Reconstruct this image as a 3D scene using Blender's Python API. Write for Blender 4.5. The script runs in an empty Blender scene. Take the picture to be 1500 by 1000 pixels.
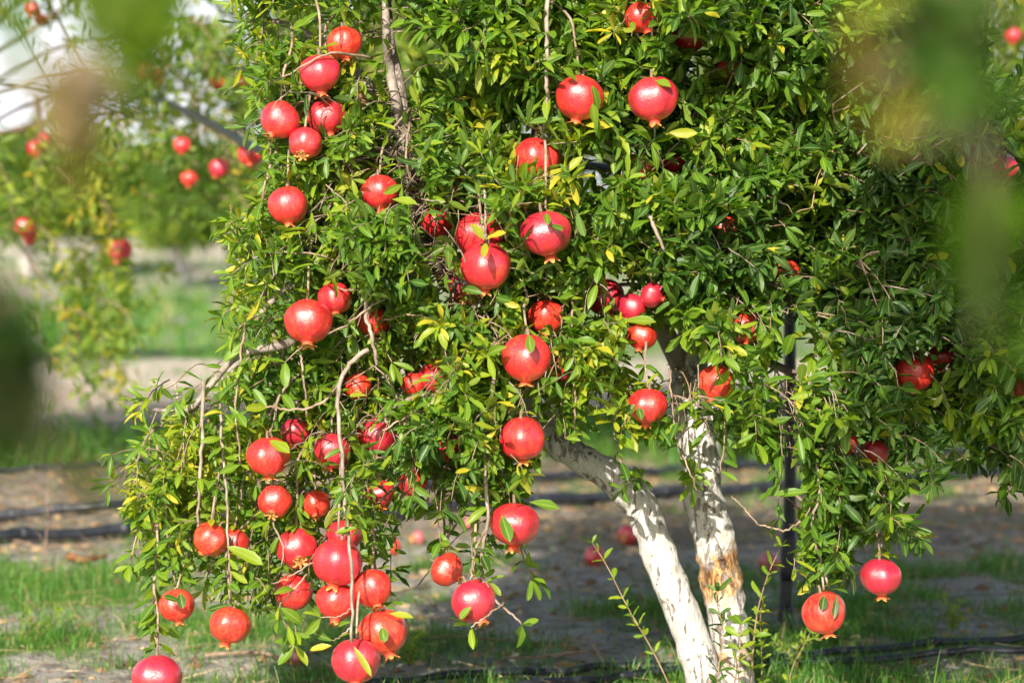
import bpy, math, random
import numpy as np
from mathutils import Vector, Matrix

rng = np.random.default_rng(7)
random.seed(7)
SC = bpy.context.scene
COL = SC.collection

# ---------------------------------------------------------------- camera, world, sun, exposure
LENS, SENSOR = 85.0, 36.0
K = SENSOR / LENS / 1500.0            # metres per photo pixel per metre of depth
CAM_H = 1.05
PITCH = math.atan(200 * K)            # horizon 200 px above the middle
CAM = np.array([0.0, 0.0, CAM_H])
FWD = np.array([0.0, math.cos(PITCH), -math.sin(PITCH)])
UPV = np.array([0.0, math.sin(PITCH), math.cos(PITCH)])
RGT = np.array([1.0, 0.0, 0.0])

cd = bpy.data.cameras.new('camera')
cam = bpy.data.objects.new('camera', cd)
COL.objects.link(cam)
cam.location = CAM
cam.rotation_euler = (math.pi / 2 - PITCH, 0, 0)
cd.lens = LENS
cd.sensor_width = SENSOR
cd.clip_start = 0.05
cd.clip_end = 2000
cd.dof.use_dof = True
cd.dof.focus_distance = 4.62
cd.dof.aperture_fstop = 3.0
SC.camera = cam

SUN_EL = math.radians(29)
SUN_AZ = math.atan2(-0.25, -0.97)     # from +Y towards +X: behind the camera, on its left
world = bpy.data.worlds.new('World')
SC.world = world
world.use_nodes = True
wn = world.node_tree
for n in list(wn.nodes):
    wn.nodes.remove(n)
sky = wn.nodes.new('ShaderNodeTexSky')
sky.sky_type = 'NISHITA'
sky.sun_disc = False
sky.sun_elevation = SUN_EL
sky.sun_rotation = SUN_AZ % (2 * math.pi)
sky.air_density = 1.0
sky.dust_density = 2.5
sky.ozone_density = 1.0
bg = wn.nodes.new('ShaderNodeBackground')
bg.inputs['Strength'].default_value = 0.105
wo = wn.nodes.new('ShaderNodeOutputWorld')
wtc = wn.nodes.new('ShaderNodeTexCoord'); wsx = wn.nodes.new('ShaderNodeSeparateXYZ')
wn.links.new(wtc.outputs['Generated'], wsx.inputs[0])
wno = wn.nodes.new('ShaderNodeTexNoise'); wno.inputs['Scale'].default_value = 3.5; wno.inputs['Detail'].default_value = 5
wmp = wn.nodes.new('ShaderNodeMapping'); wmp.inputs['Scale'].default_value = (1, 1, 3)
wn.links.new(wtc.outputs['Generated'], wmp.inputs[0]); wn.links.new(wmp.outputs[0], wno.inputs['Vector'])
wad = wn.nodes.new('ShaderNodeMath'); wad.operation = 'MULTIPLY_ADD'; wad.inputs[1].default_value = -2.6
wn.links.new(wsx.outputs[2], wad.inputs[0]); wn.links.new(wno.outputs[0], wad.inputs[2])
wrp = wn.nodes.new('ShaderNodeValToRGB'); wrp.color_ramp.elements[0].position = 0.02; wrp.color_ramp.elements[1].position = 0.38
wn.links.new(wad.outputs[0], wrp.inputs['Fac'])
wmx = wn.nodes.new('ShaderNodeMix'); wmx.data_type = 'RGBA'
wn.links.new(wrp.outputs[0], wmx.inputs[0]); wn.links.new(sky.outputs[0], wmx.inputs[6]); wmx.inputs[7].default_value = (8.0, 8.2, 8.8, 1)
wn.links.new(wmx.outputs[2], bg.inputs['Color'])
wn.links.new(bg.outputs[0], wo.inputs['Surface'])

SUN_DIR = np.array([math.sin(SUN_AZ) * math.cos(SUN_EL), math.cos(SUN_AZ) * math.cos(SUN_EL), math.sin(SUN_EL)])
sl = bpy.data.lights.new('sun', 'SUN')
sl.energy = 5.0
sl.angle = math.radians(0.5)
sl.color = (1.0, 0.92, 0.78)
sun = bpy.data.objects.new('sun', sl)
COL.objects.link(sun)
sun.rotation_euler = Vector(SUN_DIR).to_track_quat('Z', 'Y').to_euler()
sun.location = (-3, -4, 6)

SC.view_settings.view_transform = 'Standard'
SC.view_settings.look = 'None'
SC.view_settings.gamma = 1
SC.view_settings.exposure = 0.82
SC.cycles.max_bounces = 8
SC.cycles.transparent_max_bounces = 8

# ---------------------------------------------------------------- helpers
def at(px, py, d):
    return CAM + d * (FWD + (px - 750) * K * RGT - (py - 500) * K * UPV)

def at_many(px, py, d):
    px, py, d = np.asarray(px, float), np.asarray(py, float), np.asarray(d, float)
    return CAM + d[:, None] * (FWD + ((px - 750) * K)[:, None] * RGT - ((py - 500) * K)[:, None] * UPV)

def proj(P):
    Q = P - CAM
    d = Q @ FWD
    return 750 + (Q @ RGT) / d / K, 500 - (Q @ UPV) / d / K, d

class VNoise:
    def __init__(self, seed):
        self.g = np.random.default_rng(seed).random((64, 64))
    def __call__(self, x, y):
        x = np.asarray(x, float); y = np.asarray(y, float)
        xi = np.floor(x).astype(int); yi = np.floor(y).astype(int)
        fx = x - xi; fy = y - yi
        fx = fx * fx * (3 - 2 * fx); fy = fy * fy * (3 - 2 * fy)
        g = self.g
        a = g[xi % 64, yi % 64]; b = g[(xi + 1) % 64, yi % 64]
        c = g[xi % 64, (yi + 1) % 64]; d = g[(xi + 1) % 64, (yi + 1) % 64]
        return (a * (1 - fx) + b * fx) * (1 - fy) + (c * (1 - fx) + d * fx) * fy

NA, NB, NC, ND = VNoise(1), VNoise(2), VNoise(3), VNoise(4)

def fbm(n, x, y, o=3):
    s = 0; a = 1; t = 0
    for i in range(o):
        s = s + a * n(x * 2 ** i + 7.3 * i, y * 2 ** i + 3.1 * i); t += a; a *= 0.5
    return s / t

class MB:
    """collects vertices, faces and per-vertex attributes and builds ONE mesh"""
    def __init__(self):
        self.v = []; self.q = []; self.t = []; self.a = {}; self.n = 0
    def add(self, v, quads=None, tris=None, **attrs):
        v = np.asarray(v, float).reshape(-1, 3)
        if quads is not None and len(quads): self.q.append(np.asarray(quads, int) + self.n)
        if tris is not None and len(tris): self.t.append(np.asarray(tris, int) + self.n)
        for k in set(self.a) | set(attrs):
            if k not in self.a: self.a[k] = [np.zeros(self.n)] if self.n else []
            x = attrs.get(k, 0.0)
            self.a[k].append(np.full(len(v), x) if np.isscalar(x) else np.asarray(x, float))
        self.v.append(v); self.n += len(v)
    def mesh(self, name, mats, smooth=True):
        me = bpy.data.meshes.new(name)
        V = np.concatenate(self.v)
        Q = np.concatenate(self.q) if self.q else np.zeros((0, 4), int)
        T = np.concatenate(self.t) if self.t else np.zeros((0, 3), int)
        me.vertices.add(len(V)); me.vertices.foreach_set('co', V.ravel())
        L = np.concatenate([Q.ravel(), T.ravel()]).astype(np.int32)
        me.loops.add(len(L)); me.loops.foreach_set('vertex_index', L)
        nq, nt = len(Q), len(T)
        me.polygons.add(nq + nt)
        st = np.concatenate([np.arange(nq) * 4, nq * 4 + np.arange(nt) * 3]).astype(np.int32)
        me.polygons.foreach_set('loop_start', st)
        me.polygons.foreach_set('use_smooth', np.full(nq + nt, smooth))
        for k, lst in self.a.items():
            at_ = me.attributes.new(k, 'FLOAT', 'POINT')
            at_.data.foreach_set('value', np.concatenate(lst).astype(np.float32))
        me.update(calc_edges=True)
        me.validate()
        me.materials.append(mats)
        return me
    def build(self, name, mat, parent=None, smooth=True):
        o = bpy.data.objects.new(name, self.mesh(name, mat, smooth))
        COL.objects.link(o)
        if parent is not None: o.parent = parent
        return o

def tag(o, label=None, cat=None, group=None, kind=None):
    if label: o['label'] = label
    if cat: o['category'] = cat
    if group: o['group'] = group
    if kind: o['kind'] = kind
    return o

def empty(name, loc=(0, 0, 0)):
    o = bpy.data.objects.new(name, None)
    COL.objects.link(o)
    o.location = loc
    o.empty_display_size = 0.05
    return o

def smooth_path(pts, n):
    """Catmull-Rom through pts, n samples"""
    P = np.asarray(pts, float)
    P = np.vstack([2 * P[0] - P[1], P, 2 * P[-1] - P[-2]])
    m = len(P) - 3
    out = []
    for s in np.linspace(0, m, n):
        i = min(int(s), m - 1); t = s - i
        a, b, c, d = P[i:i + 4]
        out.append(0.5 * ((2 * b) + (c - a) * t + (2 * a - 5 * b + 4 * c - d) * t * t + (3 * b - a - 3 * c + d) * t ** 3))
    return np.array(out)

def tube(mb, path, rad, sides=6, bump=0.0, **attrs):
    P = np.asarray(path, float); n = len(P)
    T = np.gradient(P, axis=0)
    T /= np.linalg.norm(T, axis=1)[:, None] + 1e-12
    ref = np.array([0.0, 1.0, 0.0]) if abs(T[0][1]) < 0.8 else np.array([1.0, 0, 0])
    A = np.cross(T, ref); A /= np.linalg.norm(A, axis=1)[:, None] + 1e-12
    B = np.cross(T, A)
    th = np.linspace(0, 2 * math.pi, sides, endpoint=False)
    rad = np.asarray(rad, float) * np.ones(n)
    R = rad[:, None] * np.ones((1, sides))
    if bump:
        ii = np.arange(n)[:, None] * 0.5; jj = np.cos(th)[None, :] * 1.4 + 5
        R = R * (1 + bump * (fbm(NA, ii + jj, np.sin(th)[None, :] * 1.4 + 9 + ii * .3, 3) - 0.5) * 2)
    V = P[:, None, :] + R[:, :, None] * (np.cos(th)[None, :, None] * A[:, None, :] + np.sin(th)[None, :, None] * B[:, None, :])
    i = np.arange(n - 1)[:, None] * sides; j = np.arange(sides)[None, :]; j2 = (j + 1) % sides
    quads = np.stack([i + j, i + j2, i + sides + j2, i + sides + j], -1).reshape(-1, 4)
    V = np.vstack([V.reshape(-1, 3), P[0], P[-1]])
    c0, c1 = n * sides, n * sides + 1
    jj = np.arange(sides); k2 = (jj + 1) % sides
    tris = np.vstack([np.stack([np.full(sides, c0), k2, jj], -1),
                      np.stack([np.full(sides, c1), (n - 1) * sides + jj, (n - 1) * sides + k2], -1)])
    at2 = {}
    for k, x in attrs.items():
        at2[k] = x if np.isscalar(x) else np.concatenate([np.repeat(np.asarray(x, float), sides), [x[0], x[-1]]])
    mb.add(V, quads, tris, **at2)

# ---------------------------------------------------------------- materials
def new_mat(name):
    m = bpy.data.materials.new(name); m.use_nodes = True
    nt = m.node_tree
    return m, nt, nt.nodes['Principled BSDF'], nt.nodes['Material Output']

def N(nt, typ, **kw):
    n = nt.nodes.new(typ)
    for k, v in kw.items():
        if k.startswith('i_'):
            n.inputs[k[2:].replace('_', ' ')].default_value = v
        else: setattr(n, k, v)
    return n

def ramp(nt, fac, stops, interp='LINEAR'):
    r = nt.nodes.new('ShaderNodeValToRGB')
    r.color_ramp.interpolation = interp
    e = r.color_ramp.elements
    while len(e) < len(stops): e.new(0.5)
    for el, (p, c) in zip(e, stops):
        el.position = p; el.color = (*c, 1) if len(c) == 3 else c
    nt.links.new(fac, r.inputs['Fac'])
    return r

def attr(nt, name):
    a = nt.nodes.new('ShaderNodeAttribute'); a.attribute_name = name
    return a.outputs['Fac']

def noise(nt, scale, detail=4, rough=0.55, vec=None, dist=0.0):
    n = nt.nodes.new('ShaderNodeTexNoise')
    n.inputs['Scale'].default_value = scale; n.inputs['Detail'].default_value = detail
    n.inputs['Roughness'].default_value = rough; n.inputs['Distortion'].default_value = dist
    if vec is not None: nt.links.new(vec, n.inputs['Vector'])
    return n

def math_(nt, op, a, b=None, clamp=False):
    n = nt.nodes.new('ShaderNodeMath'); n.operation = op; n.use_clamp = clamp
    for i, x in enumerate((a, b)):
        if x is None: continue
        if hasattr(x, 'is_linked'): nt.links.new(x, n.inputs[i])
        else: n.inputs[i].default_value = x
    return n.outputs[0]

def mixc(nt, fac, a, b, mode='MIX'):
    n = nt.nodes.new('ShaderNodeMix'); n.data_type = 'RGBA'; n.blend_type = mode
    for s, x in (('Factor', fac), ('A', a), ('B', b)):
        idx = {'Factor': 0, 'A': 6, 'B': 7}[s]
        if hasattr(x, 'is_linked'): nt.links.new(x, n.inputs[idx])
        elif s == 'Factor': n.inputs[idx].default_value = x
        else: n.inputs[idx].default_value = (*x, 1)
    return n.outputs[2]

def leaf_material(name, stops, transl=0.30, rough=0.44, spec=0.34):
    m, nt, bs, out = new_mat(name)
    r = ramp(nt, attr(nt, 'tint'), stops)
    geo = nt.nodes.new('ShaderNodeNewGeometry')
    tc = nt.nodes.new('ShaderNodeTexCoord')
    mot = noise(nt, 90, 2, 0.5, tc.outputs['Object'])
    c = mixc(nt, math_(nt, 'MULTIPLY', mot.outputs[0], 0.35), r.outputs[0], (0.10, 0.13, 0.02), 'MIX')
    rib = math_(nt, 'GREATER_THAN', attr(nt, 'mid'), 0.84)
    c = mixc(nt, math_(nt, 'MULTIPLY', rib, 0.45), c, (0.30, 0.36, 0.10))
    back = mixc(nt, 0.30, c, (0.18, 0.24, 0.07))
    c2 = mixc(nt, geo.outputs['Backfacing'], c, back)
    nt.links.new(c2, bs.inputs['Base Color'])
    bs.inputs['Roughness'].default_value = rough
    bs.inputs['Specular IOR Level'].default_value = spec
    tr = nt.nodes.new('ShaderNodeBsdfTranslucent')
    tcx = mixc(nt, 1.0, c, (1.0, 1.15, 0.35), 'MULTIPLY')
    hs = nt.nodes.new('ShaderNodeHueSaturation'); hs.inputs['Value'].default_value = 2.0
    hs.inputs['Saturation'].default_value = 1.1
    nt.links.new(tcx, hs.inputs['Color']); nt.links.new(hs.outputs[0], tr.inputs['Color'])
    mx = nt.nodes.new('ShaderNodeMixShader'); mx.inputs[0].default_value = transl
    nt.links.new(bs.outputs[0], mx.inputs[1]); nt.links.new(tr.outputs[0], mx.inputs[2])
    nt.links.new(mx.outputs[0], out.inputs['Surface'])
    return m

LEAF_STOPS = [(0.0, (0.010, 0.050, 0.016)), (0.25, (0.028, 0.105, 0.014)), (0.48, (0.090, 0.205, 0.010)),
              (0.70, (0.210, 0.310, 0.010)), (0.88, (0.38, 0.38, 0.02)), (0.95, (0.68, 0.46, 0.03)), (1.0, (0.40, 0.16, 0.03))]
M_LEAF = leaf_material('pomegranate_leaf', LEAF_STOPS)
M_LEAF_BG = leaf_material('background_leaf',
    [(0.0, (0.03, 0.09, 0.03)), (0.3, (0.07, 0.16, 0.03)), (0.6, (0.17, 0.26, 0.03)), (0.85, (0.38, 0.38, 0.04)), (1.0, (0.60, 0.36, 0.05))], 0.4, 0.55, 0.3)
M_LEAF_FG = leaf_material('near_leaf',  # darker greens: shade on the near leaves is put into the colour
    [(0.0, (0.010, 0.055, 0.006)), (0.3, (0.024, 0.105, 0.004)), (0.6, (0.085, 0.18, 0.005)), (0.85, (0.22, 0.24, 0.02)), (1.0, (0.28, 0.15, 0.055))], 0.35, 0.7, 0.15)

def twig_material():
    m, nt, bs, out = new_mat('twig_bark')
    tc = nt.nodes.new('ShaderNodeTexCoord')
    n1 = noise(nt, 35, 4, 0.6, tc.outputs['Object'])
    age = attr(nt, 'age')
    old = ramp(nt, n1.outputs[0], [(0.3, (0.13, 0.10, 0.085)), (0.55, (0.31, 0.255, 0.22)), (0.75, (0.48, 0.43, 0.39))])
    yng = ramp(nt, n1.outputs[0], [(0.3, (0.16, 0.09, 0.04)), (0.6, (0.34, 0.22, 0.11)), (0.8, (0.26, 0.24, 0.08))])
    nt.links.new(mixc(nt, age, yng.outputs[0], old.outputs[0]), bs.inputs['Base Color'])
    bs.inputs['Roughness'].default_value = 0.75
    b = nt.nodes.new('ShaderNodeBump'); b.inputs['Strength'].default_value = 0.6; b.inputs['Distance'].default_value = 0.004
    n2 = noise(nt, 160, 3, 0.6, tc.outputs['Object'])
    nt.links.new(n2.outputs[0], b.inputs['Height']); nt.links.new(b.outputs[0], bs.inputs['Normal'])
    return m
M_TWIG = twig_material()

def trunk_material():
    m, nt, bs, out = new_mat('whitewashed_bark')
    tc = nt.nodes.new('ShaderNodeTexCoord')
    mp = nt.nodes.new('ShaderNodeMapping'); mp.inputs['Scale'].default_value = (1, 1, 0.30)
    nt.links.new(tc.outputs['Object'], mp.inputs['Vector'])
    n1 = noise(nt, 75, 5, 0.65, mp.outputs[0], 1.0)           # elongated cracks
    n2 = noise(nt, 9, 4, 0.6, tc.outputs['Object'])
    n3 = noise(nt, 130, 4, 0.7, mp.outputs[0])
    paint = attr(nt, 'paint'); rot = attr(nt, 'rot')
    # bark under the paint
    bark = ramp(nt, n3.outputs[0], [(0.30, (0.09, 0.068, 0.058)), (0.52, (0.25, 0.20, 0.18)), (0.72, (0.44, 0.39, 0.36))])
    rusty = ramp(nt, n1.outputs[0], [(0.32, (0.05, 0.018, 0.008)), (0.47, (0.22, 0.10, 0.03)), (0.56, (0.46, 0.27, 0.10)), (0.66, (0.62, 0.50, 0.34))])
    white = ramp(nt, n3.outputs[0], [(0.28, (0.40, 0.37, 0.34)), (0.48, (0.54, 0.515, 0.49)), (0.68, (0.66, 0.635, 0.605))])
    # paint coverage: cracks where the stretched noise is low, more of them where n2 is low
    th = math_(nt, 'ADD', n1.outputs[0], math_(nt, 'MULTIPLY', math_(nt, 'SUBTRACT', n2.outputs[0], 0.5), 0.55))
    cov = ramp(nt, th, [(0.385, (0, 0, 0)), (0.43, (1, 1, 1))])
    fac = math_(nt, 'MULTIPLY', cov.outputs[0], paint, True)
    base = mixc(nt, fac, bark.outputs[0], white.outputs[0])
    rn = math_(nt, 'ADD', math_(nt, 'ADD', rot, math_(nt, 'MULTIPLY', math_(nt, 'SUBTRACT', n2.outputs[0], 0.5), 1.9)), math_(nt, 'MULTIPLY', math_(nt, 'SUBTRACT', n1.outputs[0], 0.5), 1.2))
    rf = ramp(nt, rn, [(0.42, (0, 0, 0)), (0.62, (1, 1, 1))])
    rf2 = math_(nt, 'MULTIPLY', rf.outputs[0], math_(nt, 'GREATER_THAN', rot, 0.02))
    base = mixc(nt, rf2, base, rusty.outputs[0])
    nt.links.new(base, bs.inputs['Base Color'])
    bs.inputs['Roughness'].default_value = 0.8
    b = nt.nodes.new('ShaderNodeBump'); b.inputs['Strength'].default_value = 0.9; b.inputs['Distance'].default_value = 0.006
    h = math_(nt, 'ADD', math_(nt, 'MULTIPLY', cov.outputs[0], 0.7), n3.outputs[0])
    nt.links.new(h, b.inputs['Height']); nt.links.new(b.outputs[0], bs.inputs['Normal'])
    return m
M_TRUNK = trunk_material()

def fruit_material(name, dull=0.0):
    m, nt, bs, out = new_mat(name)
    tc = nt.nodes.new('ShaderNodeTexCoord'); oi = nt.nodes.new('ShaderNodeObjectInfo')
    ad = nt.nodes.new('ShaderNodeVectorMath'); ad.operation = 'ADD'
    cmb = nt.nodes.new('ShaderNodeCombineXYZ')
    sc_ = math_(nt, 'MULTIPLY', oi.outputs['Random'], 10.0)
    nt.links.new(sc_, cmb.inputs[0]); nt.links.new(sc_, cmb.inputs[2])
    nt.links.new(tc.outputs['Object'], ad.inputs[0]); nt.links.new(cmb.outputs[0], ad.inputs[1])
    v = ad.outputs[0]
    big = noise(nt, 1.1, 3, 0.55, v)
    mp = nt.nodes.new('ShaderNodeMapping'); mp.inputs['Scale'].default_value = (1, 1, 0.35)
    nt.links.new(v, mp.inputs['Vector'])
    str_ = noise(nt, 5.5, 5, 0.65, mp.outputs[0])
    base = ramp(nt, big.outputs[0], [(0.25, (0.40, 0.006, 0.016)), (0.45, (0.58, 0.012, 0.018)), (0.64, (0.66, 0.026, 0.020)), (0.84, (0.74, 0.13, 0.045))])
    c = mixc(nt, ramp(nt, str_.outputs[0], [(0.47, (0, 0, 0)), (0.72, (0.65, 0.65, 0.65))]).outputs[0], base.outputs[0], (0.74, 0.12, 0.05))
    # yellowish blush at the stem and calyx ends
    sx = nt.nodes.new('ShaderNodeSeparateXYZ'); nt.links.new(tc.outputs['Object'], sx.inputs[0])
    top = math_(nt, 'ADD', math_(nt, 'ABSOLUTE', sx.outputs[2]), math_(nt, 'MULTIPLY', big.outputs[0], 0.35))
    c = mixc(nt, ramp(nt, top, [(1.02, (0, 0, 0)), (1.40, (0.6, 0.6, 0.6))]).outputs[0], c, (0.78, 0.28, 0.10))
    # pores and scars
    vo = nt.nodes.new('ShaderNodeTexVoronoi'); vo.inputs['Scale'].default_value = 14; nt.links.new(v, vo.inputs['Vector'])
    sp = ramp(nt, vo.outputs['Distance'], [(0.06, (1, 1, 1)), (0.13, (0, 0, 0))])
    c = mixc(nt, math_(nt, 'MULTIPLY', sp.outputs[0], 0.6), c, (0.74, 0.30, 0.14))
    sc2 = noise(nt, 3.2, 6, 0.75, v, 0.5)
    scar = ramp(nt, sc2.outputs[0], [(0.60, (0, 0, 0)), (0.66, (0.8, 0.8, 0.8))])
    c = mixc(nt, scar.outputs[0], c, (0.24, 0.075, 0.025))
    # each fruit slightly different
    hs = nt.nodes.new('ShaderNodeHueSaturation')
    nt.links.new(math_(nt, 'ADD', math_(nt, 'MULTIPLY', oi.outputs['Random'], 0.016), 0.4885), hs.inputs['Hue'])
    nt.links.new(math_(nt, 'ADD', math_(nt, 'MULTIPLY', oi.outputs['Random'], 0.30), 0.84 - dull), hs.inputs['Value'])
    hs.inputs['Saturation'].default_value = 1.0 - dull * 0.6
    nt.links.new(c, hs.inputs['Color'])
    nt.links.new(hs.outputs[0], bs.inputs['Base Color'])
    rr = math_(nt, 'ADD', math_(nt, 'MULTIPLY', sc2.outputs[0], 0.45), 0.16 + dull * 0.4)
    nt.links.new(rr, bs.inputs['Roughness'])
    bs.inputs['Specular IOR Level'].default_value = 0.75
    bs.inputs['Coat Weight'].default_value = 0.8; bs.inputs['Coat Roughness'].default_value = 0.30
    bs.inputs['Subsurface Weight'].default_value = 0.06
    bs.inputs['Subsurface Radius'].default_value = (0.01, 0.003, 0.002)
    b = nt.nodes.new('ShaderNodeBump'); b.inputs['Strength'].default_value = 0.18; b.inputs['Distance'].default_value = 0.02
    nn = noise(nt, 9, 4, 0.6, v)
    nt.links.new(nn.outputs[0], b.inputs['Height']); nt.links.new(b.outputs[0], bs.inputs['Normal'])
    return m
M_FRUIT = fruit_material('pomegranate_rind')
M_FRUIT_DULL = fruit_material('dull_rind', 0.35)

def calyx_material():
    m, nt, bs, out = new_mat('calyx')
    r = ramp(nt, attr(nt, 'tip'), [(0.0, (0.50, 0.03, 0.02)), (0.45, (0.66, 0.16, 0.04)), (0.8, (0.72, 0.38, 0.10)), (1.0, (0.36, 0.17, 0.06))])
    nt.links.new(r.outputs[0], bs.inputs['Base Color']); bs.inputs['Roughness'].default_value = 0.55
    return m
M_CALYX = calyx_material()

def plain(name, c1, c2, scale, rough, spec=0.5, metal=0.0):
    m, nt, bs, out = new_mat(name)
    tc = nt.nodes.new('ShaderNodeTexCoord')
    n1 = noise(nt, scale, 5, 0.6, tc.outputs['Object'])
    nt.links.new(ramp(nt, n1.outputs[0], [(0.35, c1), (0.65, c2)]).outputs[0], bs.inputs['Base Color'])
    bs.inputs['Roughness'].default_value = rough; bs.inputs['Specular IOR Level'].default_value = spec
    bs.inputs['Metallic'].default_value = metal
    b = nt.nodes.new('ShaderNodeBump'); b.inputs['Strength'].default_value = 0.3; b.inputs['Distance'].default_value = 0.003
    nt.links.new(n1.outputs[0], b.inputs['Height']); nt.links.new(b.outputs[0], bs.inputs['Normal'])
    return m
M_HOSE = plain('black_hose', (0.010, 0.012, 0.018), (0.030, 0.034, 0.045), 30, 0.42)
M_POLE = plain('dark_pole', (0.008, 0.008, 0.012), (0.030, 0.028, 0.032), 22, 0.5)
M_DEAD = plain('dead_wood', (0.13, 0.08, 0.05), (0.34, 0.24, 0.17), 40, 0.85)
M_STRAW = plain('straw', (0.36, 0.26, 0.13), (0.62, 0.50, 0.32), 60, 0.8)
M_DRY = plain('dried_husk', (0.05, 0.014, 0.010), (0.30, 0.12, 0.04), 60, 0.55)
M_SEED = plain('split_flesh', (0.07, 0.004, 0.006), (0.42, 0.03, 0.02), 120, 0.3)

def litter_material():
    m, nt, bs, out = new_mat('dry_litter')
    r = ramp(nt, attr(nt, 'tint'), [(0.0, (0.06, 0.035, 0.022)), (0.35, (0.20, 0.12, 0.06)), (0.65, (0.36, 0.25, 0.13)), (0.9, (0.55, 0.44, 0.28)), (1.0, (0.50, 0.17, 0.04))])
    nt.links.new(r.outputs[0], bs.inputs['Base Color']); bs.inputs['Roughness'].default_value = 0.85
    return m
M_LITTER = litter_material()

def grass_material():
    m, nt, bs, out = new_mat('grass_blade')
    r = ramp(nt, attr(nt, 'tint'), [(0.0, (0.025, 0.085, 0.012)), (0.4, (0.055, 0.17, 0.018)), (0.75, (0.13, 0.28, 0.03)), (0.92, (0.26, 0.30, 0.07)), (1.0, (0.45, 0.36, 0.18))])
    nt.links.new(r.outputs[0], bs.inputs['Base Color']); bs.inputs['Roughness'].default_value = 0.5
    tr = nt.nodes.new('ShaderNodeBsdfTranslucent')
    hs = nt.nodes.new('ShaderNodeHueSaturation'); hs.inputs['Value'].default_value = 1.7
    nt.links.new(r.outputs[0], hs.inputs['Color']); nt.links.new(hs.outputs[0], tr.inputs['Color'])
    mx = nt.nodes.new('ShaderNodeMixShader'); mx.inputs[0].default_value = 0.35
    nt.links.new(bs.outputs[0], mx.inputs[1]); nt.links.new(tr.outputs[0], mx.inputs[2])
    nt.links.new(mx.outputs[0], out.inputs['Surface'])
    return m
M_GRASS = grass_material()

def soil_material():
    m, nt, bs, out = new_mat('orchard_soil')
    tc = nt.nodes.new('ShaderNodeTexCoord'); v = tc.outputs['Object']
    n1 = noise(nt, 1.6, 6, 0.6, v); n2 = noise(nt, 14, 6, 0.65, v); n3 = noise(nt, 70, 4, 0.6, v)
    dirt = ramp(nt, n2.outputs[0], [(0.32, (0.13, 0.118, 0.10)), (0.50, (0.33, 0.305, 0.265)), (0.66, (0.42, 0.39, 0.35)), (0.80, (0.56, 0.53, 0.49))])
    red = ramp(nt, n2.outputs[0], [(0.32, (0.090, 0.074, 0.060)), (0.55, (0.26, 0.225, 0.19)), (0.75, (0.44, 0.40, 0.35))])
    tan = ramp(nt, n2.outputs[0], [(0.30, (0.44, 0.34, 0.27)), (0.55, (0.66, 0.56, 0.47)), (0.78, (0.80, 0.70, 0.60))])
    grn = ramp(nt, n3.outputs[0], [(0.3, (0.09, 0.18, 0.03)), (0.55, (0.20, 0.33, 0.06)), (0.75, (0.42, 0.46, 0.18))])
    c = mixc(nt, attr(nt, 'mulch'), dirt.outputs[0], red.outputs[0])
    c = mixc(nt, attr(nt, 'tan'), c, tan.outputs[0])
    g = math_(nt, 'ADD', attr(nt, 'veg'), math_(nt, 'MULTIPLY', math_(nt, 'SUBTRACT', n2.outputs[0], 0.5), 0.9))
    gf = ramp(nt, g, [(0.40, (0, 0, 0)), (0.75, (0.85, 0.85, 0.85))])
    c = mixc(nt, gf.outputs[0], c, grn.outputs[0])
    c = mixc(nt, ramp(nt, n1.outputs[0], [(0.35, (0.25, 0.25, 0.25)), (0.6, (0, 0, 0))]).outputs[0], c, (0.08, 0.055, 0.04))
    nt.links.new(c, bs.inputs['Base Color']); bs.inputs['Roughness'].default_value = 0.95
    bs.inputs['Specular IOR Level'].default_value = 0.2
    b = nt.nodes.new('ShaderNodeBump'); b.inputs['Strength'].default_value = 1.0; b.inputs['Distance'].default_value = 0.02
    h = math_(nt, 'ADD', n2.outputs[0], math_(nt, 'MULTIPLY', n3.outputs[0], 0.5))
    nt.links.new(h, b.inputs['Height']); nt.links.new(b.outputs[0], bs.inputs['Normal'])
    return m
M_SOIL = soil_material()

# ---------------------------------------------------------------- ground
def gh(x, y):
    x = np.asarray(x, float); y = np.asarray(y, float)
    near = np.clip((60 - y) / 40, 0, 1)
    return ((fbm(NA, x * 1.1 + 20, y * 1.1, 3) - 0.5) * 0.06 + (fbm(NB, x * 7 + 20, y * 7, 3) - 0.5) * 0.030) * near

def rowlane(y, x):
    """depth corrected for the slight slant of the rows"""
    return y - 0.085 * (x + 0.0)

def sstep(a, b, x):
    t = np.clip((x - a) / (b - a), 0, 1); return t * t * (3 - 2 * t)

def veg(x, y):
    l = rowlane(y, x)
    n = fbm(NC, x * 1.3 + 9, y * 1.3 + 4, 3)
    n2 = fbm(ND, x * 4.5 + 9, y * 4.5 + 4, 2)
    base = 0.34 + 0.0 * l
    base = base + 0.15 * (1 - sstep(6.6, 7.6, l))                    # near strip, patchy grass
    base = base + 0.17 * (1 - sstep(5.8, 6.3, l))
    base = base - 0.24 * (sstep(7.0, 7.6, l) * (1 - sstep(9.2, 9.8, l)))   # brown strip along the second row
    base = base + 0.42 * (sstep(9.3, 9.9, l) * (1 - sstep(10.9, 11.6, l)))
    base = base - 0.26 * (sstep(11.2, 12.0, l) * (1 - sstep(15.5, 16.6, l)))
    base = base + 0.36 * (sstep(16.2, 17.4, l) * (1 - sstep(23, 30, l)))
    return np.clip(base + (n - 0.5) * 0.95 + (n2 - 0.5) * 1.2, 0, 1)

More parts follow.
